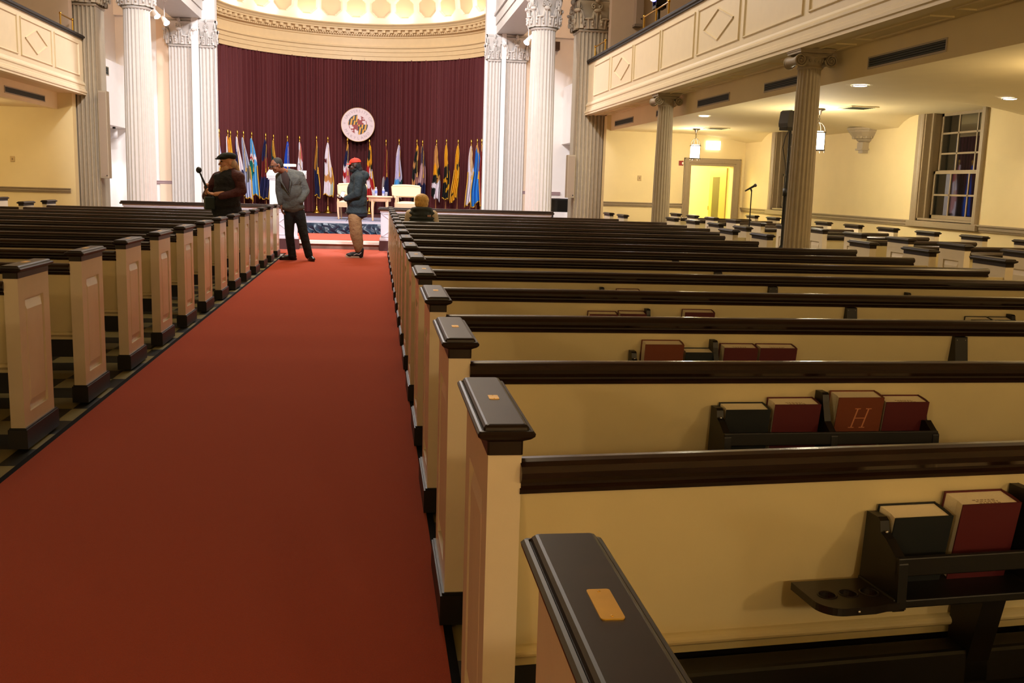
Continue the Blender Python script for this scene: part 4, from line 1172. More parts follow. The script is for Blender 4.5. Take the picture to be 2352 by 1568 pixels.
# lectern
l = thing('lectern', 'white lectern at the left of the stage, behind the man in grey', 'lectern', (-2.2, 24.9, .463))
l.scale = (1, 1, .93)
MB().box(-.44, .44, -.25, .25, 0, .1).box(-.40, .40, -.22, .22, .1, .98).box(-.43, .43, -.25, .25, .98, 1.02).box(-.46, .46, -.28, .28, 1.02, 1.07).build('body', LECT, l, bevel=.006)
MB().box(-.36, .36, -.226, -.22, .18, .9).build('front_panel', LECT, l, bevel=.004)
MB().prism([(-.3, 1.07), (.3, 1.07), (.3, 1.24), (-.3, 1.13)], -.46, .46, 'x').build('sloped_top', LECT, l, bevel=.006)
MB().tube([(.0, .2, 1.2), (0, .2, 1.36)], .012).build('lamp_stem', BRASS, l)
MB().lathe([(0, -.15), (.032, -.15), (.036, 0), (.032, .15), (0, .15)], 16, M=Matrix.Translation((.06, .18, 1.37)) @ Matrix.Rotation(PI / 2, 4, 'Y')).build('lamp_shade', mat('reading_lamp_shade', (255, 240, 210), .4, emit=(1, .86, .6), estr=1.5), l)
MB().tube([(.40, .1, 1.15), (.36, .08, 1.27), (.3, .02, 1.40)], .006).ell((.297, .015, 1.41), .014, 8, 6).build('gooseneck_microphone', BLACKP, l)

# armchairs, table, bottles, glasses
def armchair(x, y, rz, label):
    c = thing('armchair', label, 'armchair', (x, y, .468), rz, 'cream armchairs on the stage')
    c.scale = (1.04, 1, .94)
    for sx in (-1, 1):
        MB().tube([(sx * .27, -.26, 0), (sx * .285, -.265, .2), (sx * .29, -.25, .42), (sx * .28, -.26, .58)], [.018, .026, .028, .024], 8).build('leg', LIGHTW, c)
        MB().tube([(sx * .25, .28, 0), (sx * .26, .25, .25), (sx * .27, .24, .45)], [.016, .022, .024], 8).build('leg', LIGHTW, c)
        MB().tube([(sx * .28, -.27, .58), (sx * .3, -.15, .60), (sx * .30, .05, .59), (sx * .28, .24, .60)], [.028, .026, .024, .022], 8).build('arm', LIGHTW, c)
    MB().grid(lambda u, v: (-.29 + .58 * u, -.29 + .56 * v, .44 + .055 * (1 - abs(2 * u - 1) ** 3) * (1 - abs(2 * v - 1) ** 4)), 14, 14).box(-.29, .29, -.29, .27, .36, .44).build('seat', UPH, c)
    MB().box(-.29, .29, -.285, .27, .31, .36).build('seat_rail', LIGHTW, c)
    m = MB()
    def bk(u, v):
        x = (-.31 + .62 * u) * (1 + .06 * v); return (x, .24 + .10 * v + .03 * math.cos((u - .5) * 3), .63 + .245 * v + .02 * math.sin(PI * u) * v)
    m.grid(bk, 14, 10).grid(lambda u, v: tuple(Vector(bk(u, v)) + Vector((0, .07, 0))), 14, 10)
    m.tube([tuple(Vector(bk(u / 14, 1)) + Vector((0, .035, .0))) for u in range(15)], .042, 8)
    for u in (0, 1): m.tube([tuple(Vector(bk(u, v / 6)) + Vector((0, .035, 0))) for v in range(7)], .036, 8)
    m.tube([tuple(Vector(bk(u / 14, 0)) + Vector((0, .035, 0))) for u in range(15)], .036, 8)
    m.build('backrest', UPH, c)
    for sx in (-1, 1): MB().tube([(sx * .2, .26, .44), (sx * .2, .28, .64)], .016, 8).build('back_support', LIGHTW, c)
armchair(.76, 24.6, .05, 'cream armchair right of the small round table')
armchair(-.62, 24.6, -.05, 'cream armchair partly hidden behind the man in the red cap')
t = thing('side_table', 'small round pale wood table between the cream armchairs', 'table', (.08, 24.1, .463))
MB().lathe([(0, .55), (.30, .55), (.315, .565), (.315, .585), (.305, .595), (0, .595)], 40).build('table_top', LIGHTW, t)
MB().lathe([(.25, .46), (.27, .47), (.27, .55)], 40).build('apron', LIGHTW, t)
for k in range(4):
    a = PI / 4 + k * PI / 2
    MB().tube([(.235 * math.cos(a), .235 * math.sin(a), .5), (.25 * math.cos(a), .25 * math.sin(a), .3), (.235 * math.cos(a), .235 * math.sin(a), 0)], [.042, .034, .02], 8).build('leg', LIGHTW, t)
BOT = mat('bottle_plastic', (196, 206, 240), .1, trans=.35)
for x, lab in ((-.012, 'left water bottle on the round table'), (.165, 'right water bottle on the round table')):
    b = thing('water_bottle', lab, 'bottle', (x, 24.12, 1.059), 0, 'water bottles on the stage table')
    MB().lathe([(0, 0), (.030, 0), (.033, .01), (.033, .05), (.031, .06), (.033, .07), (.033, .13), (.030, .15), (.016, .18), (.013, .19), (.013, .195)], 18).build('bottle_body', BOT, b)
    MB().lathe([(.0332, .06), (.0338, .062), (.0338, .125), (.0332, .127)], 18).build('bottle_label', mat('blue_bottle_label', (110, 130, 205), .4), b)
    MB().lathe([(.0145, .19), (.0145, .208), (0, .21)], 14).build('bottle_cap', WHITEP, b)
GLS = mat('drinking_glass', (210, 216, 235), .05, trans=.7)
for x, lab in ((-.075, 'drinking glass at the left of the water bottles'), (.235, 'drinking glass at the right of the water bottles')):
    tag(MB().lathe([(0, .0), (.028, .0), (.034, .10), (.031, .10), (.026, .008), (0, .008)], 18).build('drinking_glass', GLS, loc=(x, 24.06, 1.059)), lab, 'glass', 'glasses on the stage table')

# grand piano behind the right round column
t = thing('grand_piano', 'black grand piano between the right round column and the pier', 'piano', (5.05, 24.6, .168))
out = [(-.95, -.70), (.55, -.70), (.55, .72), (.05, .72), (-.35, .55), (-.55, .2), (-.80, .0), (-.97, -.3)]
PIA = mat('black_piano_lacquer', (12, 16, 16), .08, coat=.6)
MB().prism(out, .62, .92).build('case', PIA, t, bevel=.02)
MB().prism([(x * 1.015, y * 1.015) for x, y in out], .925, .95).build('lid', PIA, t, bevel=.006)
for x, y in ((-.72, -.45), (.45, -.55), (.35, .5)): MB().lathe([(.03, 0), (.05, .06), (.04, .12), (.07, .6), (.07, .62)], 14, M=Matrix.Translation((x, y, 0))).build('leg', PIA, t)
MB().box(.55, .78, -.66, .68, .66, .70).build('keybed', PIA, t)
MB().box(.57, .72, -.6, .62, .70, .715).build('keys', WHITEP, t)

# round seal hanging before the curtain
sx_, sy_, sz_ = -.61, 32.44, 3.185
t = thing('university_seal', 'round white seal with quartered globe and lettering hanging before the curtain', 'seal', (sx_, sy_, sz_))
SEALW = mat('seal_white', (216, 192, 190), .5); SEALT = mat('seal_letter_grey', (172, 146, 146), .6); SEALY = mat('seal_yellow', (214, 146, 6), .5); SEALB = mat('seal_black', (14, 14, 6), .5); SEALR = mat('seal_red', (140, 30, 18), .5)
RY = Matrix.Rotation(PI / 2, 4, 'X')
MB().lathe([(0, -.0), (.53, -.0), (.53, .03), (0, .03)], 72, smooth=False, M=RY).build('disc', SEALW, t)
MB().lathe([(.525, -.002), (.538, -.002), (.538, .034), (.525, .034), (.525, -.002)], 72, M=RY).build('rim', mat('seal_gold_rim', (190, 150, 90), .4), t)
m = MB()
def ring_text(s, r, a0, a1, flip):
    for i, ch in enumerate(s):
        if ch == ' ': continue
        a = a0 + (a1 - a0) * i / (len(s) - 1)
        rot = -(PI / 2 - a) if not flip else (a + PI / 2)
        text_mesh(m, ch, .125, Matrix.Translation((r * math.cos(a), -.0315, r * math.sin(a))) @ Matrix.Rotation(PI / 2, 4, 'X') @ Matrix.Rotation(rot, 4, 'Z'), depth=.001)
tilt = -.07
ring_text('UNIVERSITY OF', .43, PI - .46 + tilt, .36 + tilt, False)
ring_text('MARYLAND', .43, PI + .55 + tilt, 2 * PI - .62 + tilt, True)
ring_text('18', .445, PI + .05 + tilt, PI - .12 + tilt, False) if False else None
for s_, x, z in (('18', -.435, .03), ('56', .435, -.03)):
    text_mesh(m, s_, .08, Matrix.Translation((x, -.0315, z)) @ Matrix.Rotation(PI / 2, 4, 'X') @ Matrix.Rotation(0, 4, 'Z'), depth=.001)
m.build('lettering', SEALT, t)
N = 170; RG = .315
m = MB(); mats_ = [SEALY, SEALB, SEALR, SEALW]
def seal_col(x, y):
    c, s = math.cos(-.05), math.sin(-.05); x, y = x * c - y * s, x * s + y * c
    r = math.hypot(x, y)
    if x * y < 0:                             # black and gold paly, counterchanged on a bend
        if r > RG: return None
        bend = (y + (x + .155) * .75 - .17) > 0 if x < 0 else (y + (x - .155) * .75 + .14) > 0
        st = int(math.floor((x - y * .22 + 1) / .0535)) % 2
        if r > RG - .018 and x < 0: return 0 if y < .12 else 1
        return 1 if (st == 1) != bend else 0
    a, b = abs(x), abs(y)
    if r > RG * .92: return None
    if r > RG * .86: return 2 if math.sin(8 * math.atan2(b, a)) > -.2 else 3
    for (px, py, pr) in ((.175, .085, .035), (.085, .175, .035)):
        if math.hypot(a - px, b - py) < pr: return 3
    if a < .185 and b < .185 and a + b < .33: return 2
    if math.hypot(a - .21, b - .14) < .028 or math.hypot(a - .14, b - .21) < .028: return 2
    return 3
vs = {}
for j in range(N):
    for i in range(N):
        x = (-1 + 2 * (i + .5) / N) * RG; y = (-1 + 2 * (j + .5) / N) * RG
        c = seal_col(x, y)
        if c is None or c == 3: continue
        q = []
        for (di, dj) in ((0, 0), (1, 0), (1, 1), (0, 1)):
            key = (i + di, j + dj)
            if key not in vs: vs[key] = len(m.v); m.v.append(((-1 + 2 * key[0] / N) * RG, -.0325, (-1 + 2 * key[1] / N) * RG))
            q.append(vs[key])
        m.f.append(tuple(q)); m.mi.append(c); m.sm.append(False)
m.build('quartered_globe', mats_, t, recalc=False)
for s in (-1, 1): MB().tube([(s * .2, .015, .5), (s * .2, .015, 2.1)], .003, 5).build('hanging_wire', BLACKM, t)

# ------------------------------------------------------------ flags
def cm(rgb): return mat('flag_cloth_%02x%02x%02x' % tuple(rgb), rgb, .65)
FRINGE = GOLD
NAVY, ROYAL, SKY, TEAL, GREEN = (26, 26, 72), (24, 78, 190), (92, 170, 220), (10, 120, 110), (20, 58, 58)
WHT, LAV, GREYF, RED, MAR, YEL, BLK, TAN, PINK = (232, 222, 228), (168, 168, 226), (170, 172, 192), (180, 30, 30), (110, 24, 26), (232, 170, 12), (22, 22, 18), (206, 150, 84), (214, 160, 156)
FL_ = [  # tip px, bands [(fraction, colour)], second half colour bands or None, fringe, lean, width, label
 (503, 298, [(.25, LAV), (.55, (200, 205, 235)), (1, YEL)], None, 0, 0, .20, 'pale lavender flag at the far left end of the row, above the flat cap'),
 (523, 300, [(1, WHT)], [(1, (226, 130, 40))], 0, 0, .16, 'white flag with orange edge behind the flat cap'),
 (529, 295, [(.2, YEL), (.3, BLK), (1, YEL)], [(1, YEL)], 0, .05, .22, 'golden yellow flag above the flat cap'),
 (545, 304, [(.12, NAVY), (1, NAVY)], [(.6, WHT), (1, NAVY)], 0, .05, .24, 'navy and white flag just right of the flat cap'),
 (559, 309, [(1, GREYF)], [(.45, GREYF), (.7, (120, 110, 96)), (1, (186, 190, 214))], 1, .10, .25, 'pale grey blue flag left of the teal one'),
 (578, 305, [(.28, SKY), (.33, WHT), (.37, RED), (.40, WHT), (1, TEAL)], [(.28, SKY), (.37, WHT), (1, SKY)], 1, .06, .30, 'teal and sky blue flag with a red band'),
 (610, 314, [(.35, NAVY), (.62, MAR), (1, NAVY)], [(.3, NAVY), (.6, MAR), (1, NAVY)], 1, -.03, .28, 'navy and maroon flag with thick gold fringe left of the lectern'),
 (628, 308, [(1, GREEN)], [(.3, (196, 140, 40)), (1, GREEN)], 0, .04, .22, 'dark green flag above the head of the man in grey'),
 (660, 312, [(1, ROYAL)], [(1, (30, 90, 205))], 0, 0, .24, 'royal blue flag behind the lectern lamp'),
 (688, 318, [(.15, WHT), (.3, PINK), (.5, WHT), (.7, PINK), (1, WHT)], [(.3, (200, 100, 100)), (.6, WHT), (1, PINK)], 0, .03, .22, 'pinkish white flag behind the shoulder of the man in grey'),
 (727, 312, [(.5, (180, 120, 30)), (1, NAVY)], [(1, NAVY)], 1, .01, .15, 'navy flag with gold fringe between the man in grey and the white flag'),
 (753, 316, [(.3, WHT), (.37, MAR), (.6, WHT), (.72, TAN), (1, WHT)], [(.3, WHT), (.6, (230, 214, 210)), (.75, TAN), (1, (200, 205, 190))], 1, .02, .32, 'white flag with tan crest left of the red cap'),
 (798, 319, [(.12, (196, 140, 50)), (.4, NAVY), (.5, WHT), (.6, RED), (.7, WHT), (.8, RED), (1, WHT)], [(.3, NAVY), (.42, WHT), (1, (206, 120, 130))], 0, -.03, .26, 'striped red white and blue flag behind the red cap'),
 (849, 319, [(.08, YEL), (.26, BLK), (.36, YEL), (.6, RED), (.75, WHT), (1, RED)], [(.3, YEL), (.4, BLK), (.55, WHT), (.75, RED), (1, WHT)], 1, .02, .26, 'gold, black and red quartered flag right of the red cap'),
 (887, 319, [(.6, MAR), (1, (170, 160, 160))], [(.62, MAR), (1, NAVY)], 0, .0, .20, 'dark maroon flag above the round table'),
 (917, 319, [(.2, WHT), (.65, (206, 196, 222)), (1, SKY)], [(.65, (196, 188, 210)), (.85, GREEN), (1, WHT)], 0, -.02, .28, 'pale lavender white flag behind the right armchair'),
 (958, 322, [(.1, YEL), (.3, BLK), (.4, TAN), (.6, BLK), (.7, TAN), (1, BLK)], [(.25, TAN), (.5, BLK), (.7, (170, 120, 110)), (1, BLK)], 0, -.05, .22, 'gold and black flag left of the purple grey one'),
 (971, 325, [(.1, TAN), (.35, (92, 70, 88)), (.7, (196, 160, 160)), (1, NAVY)], [(.35, (70, 52, 66)), (.7, (150, 110, 110)), (1, NAVY)], 0, .0, .24, 'purple grey and navy flag above the blonde hair'),
 (1003, 327, [(.35, TAN), (.55, YEL), (.7, BLK), (.8, WHT), (1, BLK)], [(.4, TAN), (.55, BLK), (.65, TAN), (1, WHT)], 0, .0, .28, 'tan, black and white flag right of the blonde woman'),
 (1026, 320, [(.4, YEL), (.6, BLK), (.68, YEL), (1, BLK)], [(.35, YEL), (.75, BLK), (.85, YEL), (1, BLK)], 1, .0, .20, 'yellow and black flag left of the plain golden one'),
 (1053, 320, [(.85, YEL), (.89, BLK), (1, YEL)], [(.3, YEL), (.4, BLK), (1, YEL)], 1, -.07, .22, 'bright golden yellow flag standing alone near the right end'),
 (1083, 327, [(1, WHT)], [(.4, (226, 200, 170)), (1, WHT)], 1, -.03, .24, 'plain white flag left of the bright blue one'),
 (1097, 318, [(.08, TAN), (1, (30, 112, 196))], [(.1, TAN), (1, (40, 130, 214))], 1, .0, .34, 'bright blue flag near the right pilaster'),
 (1107, 321, [(.1, TAN), (1, (128, 30, 22))], [(.5, (150, 40, 24)), (1, MAR)], 1, .05, .22, 'dark red flag with gold fringe at the far right end of the row'),
]
def cam_ray(px, py):
    v = _right * (px - 1176) + _down * (py - 784) + _fwd * _F
    return v
def on_circle(px, py, R):
    v = cam_ray(px, py); L = math.hypot(v.x, v.y); dx, dy = v.x / L, v.y / L
    b = -(dx * AX + dy * AY); c = AX * AX + AY * AY - R * R
    t = -b + math.sqrt(max(0, b * b - c)); return Vector((dx * t, dy * t, 0))
def flag(i, px, py, A, B, fringe, lean, Wd, label):
    base = on_circle(px, py, 3.82); random.seed(100 + i)
    x, y = base.x, base.y
    f = thing('flag_on_pole', label, 'flag', (x, y, .34), 0, 'flags along the stage curtain')
    H_ = {0: 2.4}.get(0) + random.uniform(-.02, .02)
    MB().tube([(0, 0, .06), (0, 0, H_ - .16)], .016, 8).build('pole', mat('flag_pole_oak', (150, 96, 50), .4), f)
    fin = MB().lathe([(.014, -.17), (.026, -.16), (.014, -.14), (.018, -.12), (.014, -.10), (.034, -.06), (.022, -.02), (.002, .02)], 12, M=Matrix.Translation((0, 0, H_))).build('finial', BRASS, f)
    MB().lathe([(.0, 0), (.135, 0), (.135, .02), (.10, .05), (.055, .11), (.03, .18), (.022, .26), (0, .26)], 20).build('flag_base', BRASS if i % 3 else CHROME, f)
    L = random.uniform(1.62, 1.80); top = H_ - .2
    nf = random.choice([2.5, 3, 3.5]); p0 = random.random() * 6
    hem = random.choice([-1, 1]) * random.uniform(.05, .14)
    if i in (20, 22): hem = -.1
    def cl(u, v):
        w = (.045 + Wd * (v ** .75)) * (1 - .18 * max(0, v - .75) / .25)
        a = (.02 + .075 * v) * math.sin(u * nf * 2 * PI + p0 + 1.2 * v)
        z = top - L * v * (1 + hem * (u - .5) * v + .02 * math.sin(u * 9 + p0)) + .03 * math.sin(v * 5 + u * 4)
        return ((u - .5) * w + lean * v * 1.6 + .018 * math.sin(v * 7 + p0), a - .05 - .05 * v, z)
    names = []; idx = {}
    def mi_of(c):
        if c not in idx: idx[c] = len(names); names.append(cm(c))
        return idx[c]
    m = MB(); NU, NV = 30, 44
    vs = [cl(a / NU, b / NV) for b in range(NV + 1) for a in range(NU + 1)]
    split = .5 + .12 * math.sin(p0)
    for b in range(NV):
        for a in range(NU):
            v = (b + .5) / NV; u = (a + .5) / NU
            bands = A if (B is None or u < split + .15 * math.sin(v * 6 + p0)) else B
            vv = v + .03 * math.sin(u * 11 + p0)
            c = next((cc for fr, cc in bands if vv <= fr), bands[-1][1])
            m.f.append((b * (NU + 1) + a, b * (NU + 1) + a + 1, (b + 1) * (NU + 1) + a + 1, (b + 1) * (NU + 1) + a)); m.mi.append(mi_of(c)); m.sm.append(True)
    m.v = vs
    c = m.build('flag_cloth', names, f, recalc=False)
    so = c.modifiers.new('solid', 'SOLIDIFY'); so.thickness = .006; so.offset = 0
    if fringe:
        u0 = 1 if hem > 0 else 0
        pts = [Vector(cl(u0, v / 20)) for v in range(9, 21)] + [Vector(cl(abs(u0 - u / 30), 1)) for u in range(1, 31)]
        pts = [p + Vector((0, -.012, 0)) for p in pts]
        MB().tube(pts, .016, 6).build('gold_fringe', FRINGE, f)
    m = MB()
    m.tube([(0, -.03, top + .05), (.03, -.09, top - .2), (.02 + lean * .3, -.13, top - .6), (.03 + lean * .5, -.14, top - .85)], .007, 5).tube([(.03 + lean * .5, -.14, top - .85), (.03 + lean * .5, -.14, top - .98)], [.012, .018], 6)
    m.build('tassel_cord', FRINGE, f)
for i, a in enumerate(FL_): flag(i, *a)
# ------------------------------------------------------------ people
def basis(f, up):
    f = Vector(f).normalized(); up = Vector(up); r = f.cross(up).normalized(); up = r.cross(f).normalized()
    return r, f, up, Matrix((r, f, up)).transposed()
def head_prims(m, c, f, up, neck, s=1.0):
    c = Vector(c); r, f, up, R = basis(f, up)
    P = lambda a, b, d: c + (r * a + f * b + up * d) * s
    E = lambda a, b, d, x, y, z: m.ell(P(a, b, d), (x * s, y * s, z * s), 14, 10, R=R)
    E(0, -.008, .03, .078, .098, .088); E(0, .02, -.03, .066, .076, .085); E(0, .055, -.088, .036, .034, .026)
    E(0, .082, .036, .052, .016, .013); E(0, .086, -.058, .026, .012, .014)
    m.cone(P(0, .092, .015), .010 * s, P(0, .116, -.022), .0155 * s, 10)
    for q in (-1, 1):
        E(q * .08, -.01, -.005, .012, .02, .034); E(q * .045, .06, -.025, .024, .024, .028)
    m.cone(P(0, -.02, -.07), .056 * s, neck, .062 * s, 14)
    return P, R
def eyes(c, f, up, parent, s=1.0):
    r, f, up, R = basis(f, up); c = Vector(c)
    for q in (-1, 1):
        MB().ell(c + (r * .031 * q + f * .089 + up * .016) * s, .0105 * s, 10, 8).build('eye', EYEW, parent)
    MB().ell(c + (f * .099 - up * .057) * s, (.024 * s, .006 * s, .004 * s), 12, 6, R=R).build('mouth', LIPM, parent)
def hand_prims(m, w, d, n, across, curl=.5, s=1.0, thumb=1):
    w = Vector(w); d = Vector(d).normalized(); n = Vector(n); n = (n - d * n.dot(d)).normalized(); a = d.cross(n) * across
    R = Matrix((a, d, n)).transposed()
    m.ell(w + d * .05 * s, (.040 * s, .052 * s, .017 * s), 12, 8, R=R)
    for i, L in enumerate((.9, 1.05, 1.0, .8)):
        b = w + d * .088 * s + a * ((1.5 - i) * .0205 * s)
        d1 = d * math.cos(curl) + n * math.sin(curl); d2 = d * math.cos(curl * 2.1) + n * math.sin(curl * 2.1); d3 = d * math.cos(curl * 2.9) + n * math.sin(curl * 2.9)
        p1 = b + d1 * .040 * L * s; p2 = p1 + d2 * .026 * L * s; p3 = p2 + d3 * .02 * L * s
        m.cone(b, .0098 * s, p1, .0092 * s, 8); m.cone(p1, .0092 * s, p2, .0085 * s, 8); m.cone(p2, .0085 * s, p3, .0075 * s, 8)
    b = w + d * .03 * s + a * .034 * s * thumb
    p1 = b + (a * .62 * thumb + d * .62 + n * .35).normalized() * .045 * s; p2 = p1 + (d * .8 + n * .5 + a * .1 * thumb).normalized() * .032 * s
    m.cone(b, .0125 * s, p1, .011 * s, 8); m.cone(p1, .011 * s, p2, .009 * s, 8)
def shoe(name, m_top, m_sole, heel, d, parent, L=.29, high=0):
    heel = Vector(heel) * Vector((1, 1, 0)) + Vector((0, 0, .0135)); d = Vector(d).normalized(); a = Vector((-d.y, d.x, 0))
    M = Matrix((a, d, Vector((0, 0, 1)))).transposed().to_4x4(); M.translation = heel
    m = MB()
    m.ell((0, .055, .06), (.044, .065, .058 + high * .4), 12, 8, M=M).ell((0, .15, .047), (.047, .10, .045), 12, 8, M=M).ell((0, .225, .038), (.046, .065, .034), 12, 8, M=M)
    if high: m.cone((0, .04, .06), .05, (0, .03, .06 + high), .05, 12, M=M)
    o = m.build(name, m_top, parent); remesh(o, .007, 2)
    out = [(.042 * math.sin(PI * t) ** .5 * (1 if t < .5 else 1.1), -.012 + (L + .015) * t) for t in [i / 14 for i in range(15)]]
    poly = [(x, y) for x, y in out] + [(-x, y) for x, y in out[::-1][1:-1]]
    MB().prism(poly, 0.0, .03, 'z', M=M).build('sole', m_sole, o)
    return o, M
def garment(name, fn, mt, parent, voxel=.011, smooth=5):
    m = MB(); fn(m); o = m.build(name, mt, parent, recalc=False); remesh(o, voxel, smooth); return o

# ---- man in the grey jacket, leaning forward, hand in pocket
def grey_man():
    px0, py0, s, Y = 690, 599, 129.3, 17.3
    J = lambda px, py, dy=0: Vector(((px - px0) / s, dy, (py0 - py) / s))
    p = thing('person', 'person in grey tweed jacket and dark trousers leaning forward in the aisle, hand in pocket', 'person', (-1.305, Y, 0))
    hc = J(643, 389, -.30); f = Vector((-.80, -.42, -.40)); up = Vector((-.30, -.18, .93)); nb = J(660, 403, -.17)
    m = MB(); P, R = head_prims(m, hc, f, up, nb)
    m.cone(nb, .06, J(668, 430, -.08), .11); m.ell(J(672, 440, -.06), (.14, .10, .2), 14, 10); m.ell(J(676, 480, 0), (.15, .1, .12), 14, 10)
    hl = J(650, 476, -.10)
    m.cone(J(641, 446, -.05), .035, hl, .026); hand_prims(m, hl, (.1, .1, -1), (.9, -.2, 0), 1, .35)
    hr = J(688, 468, -.05); m.cone(J(705, 444, 0), .035, hr, .026); hand_prims(m, hr, (-.5, -.1, -.8), (-.3, .6, 0), -1, .3)
    for k, a in ((J(665, 540, -.02), J(671, 588, 0)), (J(698, 540, -.05), J(709, 586, -.04))):
        m.cone(Vector((k.x * .35 - .075, 0, .9)), .06, k, .05); m.cone(k, .05, a, .035)
    b = m.build('body', SKINM, p, recalc=False); remesh(b, .008, 3)
    eyes(hc, f, up, b)
    HAIR = mat('short_grey_black_hair', (44, 40, 36), .8, noise=.3, nscale=90)
    m = MB(); r_, f_, u_, RR = basis(f, up)
    m.ell(P(0, -.028, .045), (.084, .092, .082), 16, 12, R=RR); m.ell(P(0, -.055, -.005), (.076, .058, .07), 14, 10, R=RR)
    h = m.build('hair', HAIR, p, recalc=False); remesh(h, .008, 2)
    MT = MATS['black_plastic']
    m = MB()
    for q in (-1, 1):
        c = P(q * .034, .108, .014)
        m.tube([c + r_ * (.026 * math.cos(t)) + u_ * (.019 * math.sin(t)) for t in [2 * PI * i / 14 for i in range(14)]], .0042, 6, closed=True)
        m.tube([P(q * .06, .10, .016), P(q * .082, .05, .014), P(q * .086, -.015, .008)], .0045, 6)
    m.tube([P(-.01, .114, .018), P(.01, .114, .018)], .004, 6)
    m.build('glasses', MT, p)
    TW = mat('grey_tweed', (82, 82, 76), .9, noise=.22, nscale=90, bump=.7, bscale=9)
    def jk(m):
        m.ell(J(669, 421, -.10), (.185, .125, .16), 16, 12); m.ell(J(671, 443, -.07), (.18, .14, .22), 16, 12); m.ell(J(675, 466, -.03), (.175, .14, .16), 16, 12)
        m.cone(J(662, 405, -.15), .075, J(670, 418, -.08), .12)
        m.cone(J(676, 462, -.02), .15, J(675, 476, -.01), .16); m.ell(J(665, 480, -.07), (.12, .10, .07), 16, 10); m.ell(J(684, 479, -.03), (.13, .11, .07), 16, 10)
        sl, sr = J(648, 413, -.16), J(690, 410, -.02)
        m.cone(J(668, 405, -.1), .085, sr, .085); m.cone(J(662, 406, -.14), .08, sl, .08)
        m.cone(sl, .076, J(644, 444, -.08), .06); m.cone(J(644, 444, -.08), .06, J(648, 470, -.1), .05)
        m.cone(sr, .08, J(703, 443, .02), .066); m.cone(J(703, 443, .02), .066, J(692, 465, -.11), .054)
    j = garment('jacket', jk, TW, p, .013, 7)
    m = MB()                                   # dark opening of the jacket with the brown shirt
    def shirt(u, v):
        w = .015 + .055 * (1 - abs(2 * v - .75) ** 1.2) if v < .95 else .012
        c = J(656.5, 400, -.255).lerp(J(667, 445, -.232), v)
        return c + Vector(((u - .5) * 2 * w, -.012 * math.sin(PI * u) - .012 * math.sin(PI * v), (u - .5) * .02))
    m.grid(shirt, 8, 14).grid(lambda u, v: shirt(u, v) + Vector((0, .03, 0)), 8, 14)
    m.build('shirt', mat('dark_brown_shirt', (54, 36, 30), .8), p)
    for q, (a, b_, c) in ((-1, (J(651, 405, -.245), J(653, 424, -.262), J(667, 449, -.232))), (1, (J(664, 403, -.23), J(672, 420, -.25), J(668, 450, -.235)))):
        m = MB()
        def lp(u, v, a=a, b_=b_, c=c, q=q):
            e = a.lerp(b_, v * 2) if v < .5 else b_.lerp(c, v * 2 - 1)
            w = .045 * (1 - v) ** .7 * (1 if v > .25 else .6 + 1.6 * v) + .004
            return e + Vector((q * w * (u - .3), -.012 * math.sin(PI * u), 0))
        m.grid(lp, 4, 14).grid(lambda u, v: lp(u, v) + Vector((0, .016, 0)), 4, 14)
        m.build('lapel', TW, j)
    TR = mat('dark_navy_trousers', (18, 20, 26), .8, noise=.1, bump=.7, bscale=9)
    def tr(m):
        m.ell(J(676, 487, 0), (.17, .125, .13), 16, 10)
        for hx, k, a in ((J(666, 492, 0), J(666, 540, -.02), J(672, 590, 0)), (J(688, 492, 0), J(698, 540, -.05), J(709, 587, -.04))):
            m.cone(hx, .10, k, .078); m.cone(k, .078, a + Vector((0, 0, .01)), .07)
    garment('trousers', tr, TR, p, .013, 5)
    SH = mat('black_shoe_leather', (20, 17, 16), .25)
    shoe('shoe', SH, SH, J(680, 598.5, .05) * Vector((1, 1, 0)), (-.97, -.25, 0), p)
    shoe('shoe', SH, SH, Vector((.135, .0, 0)), (.38, -.92, 0), p)
grey_man()

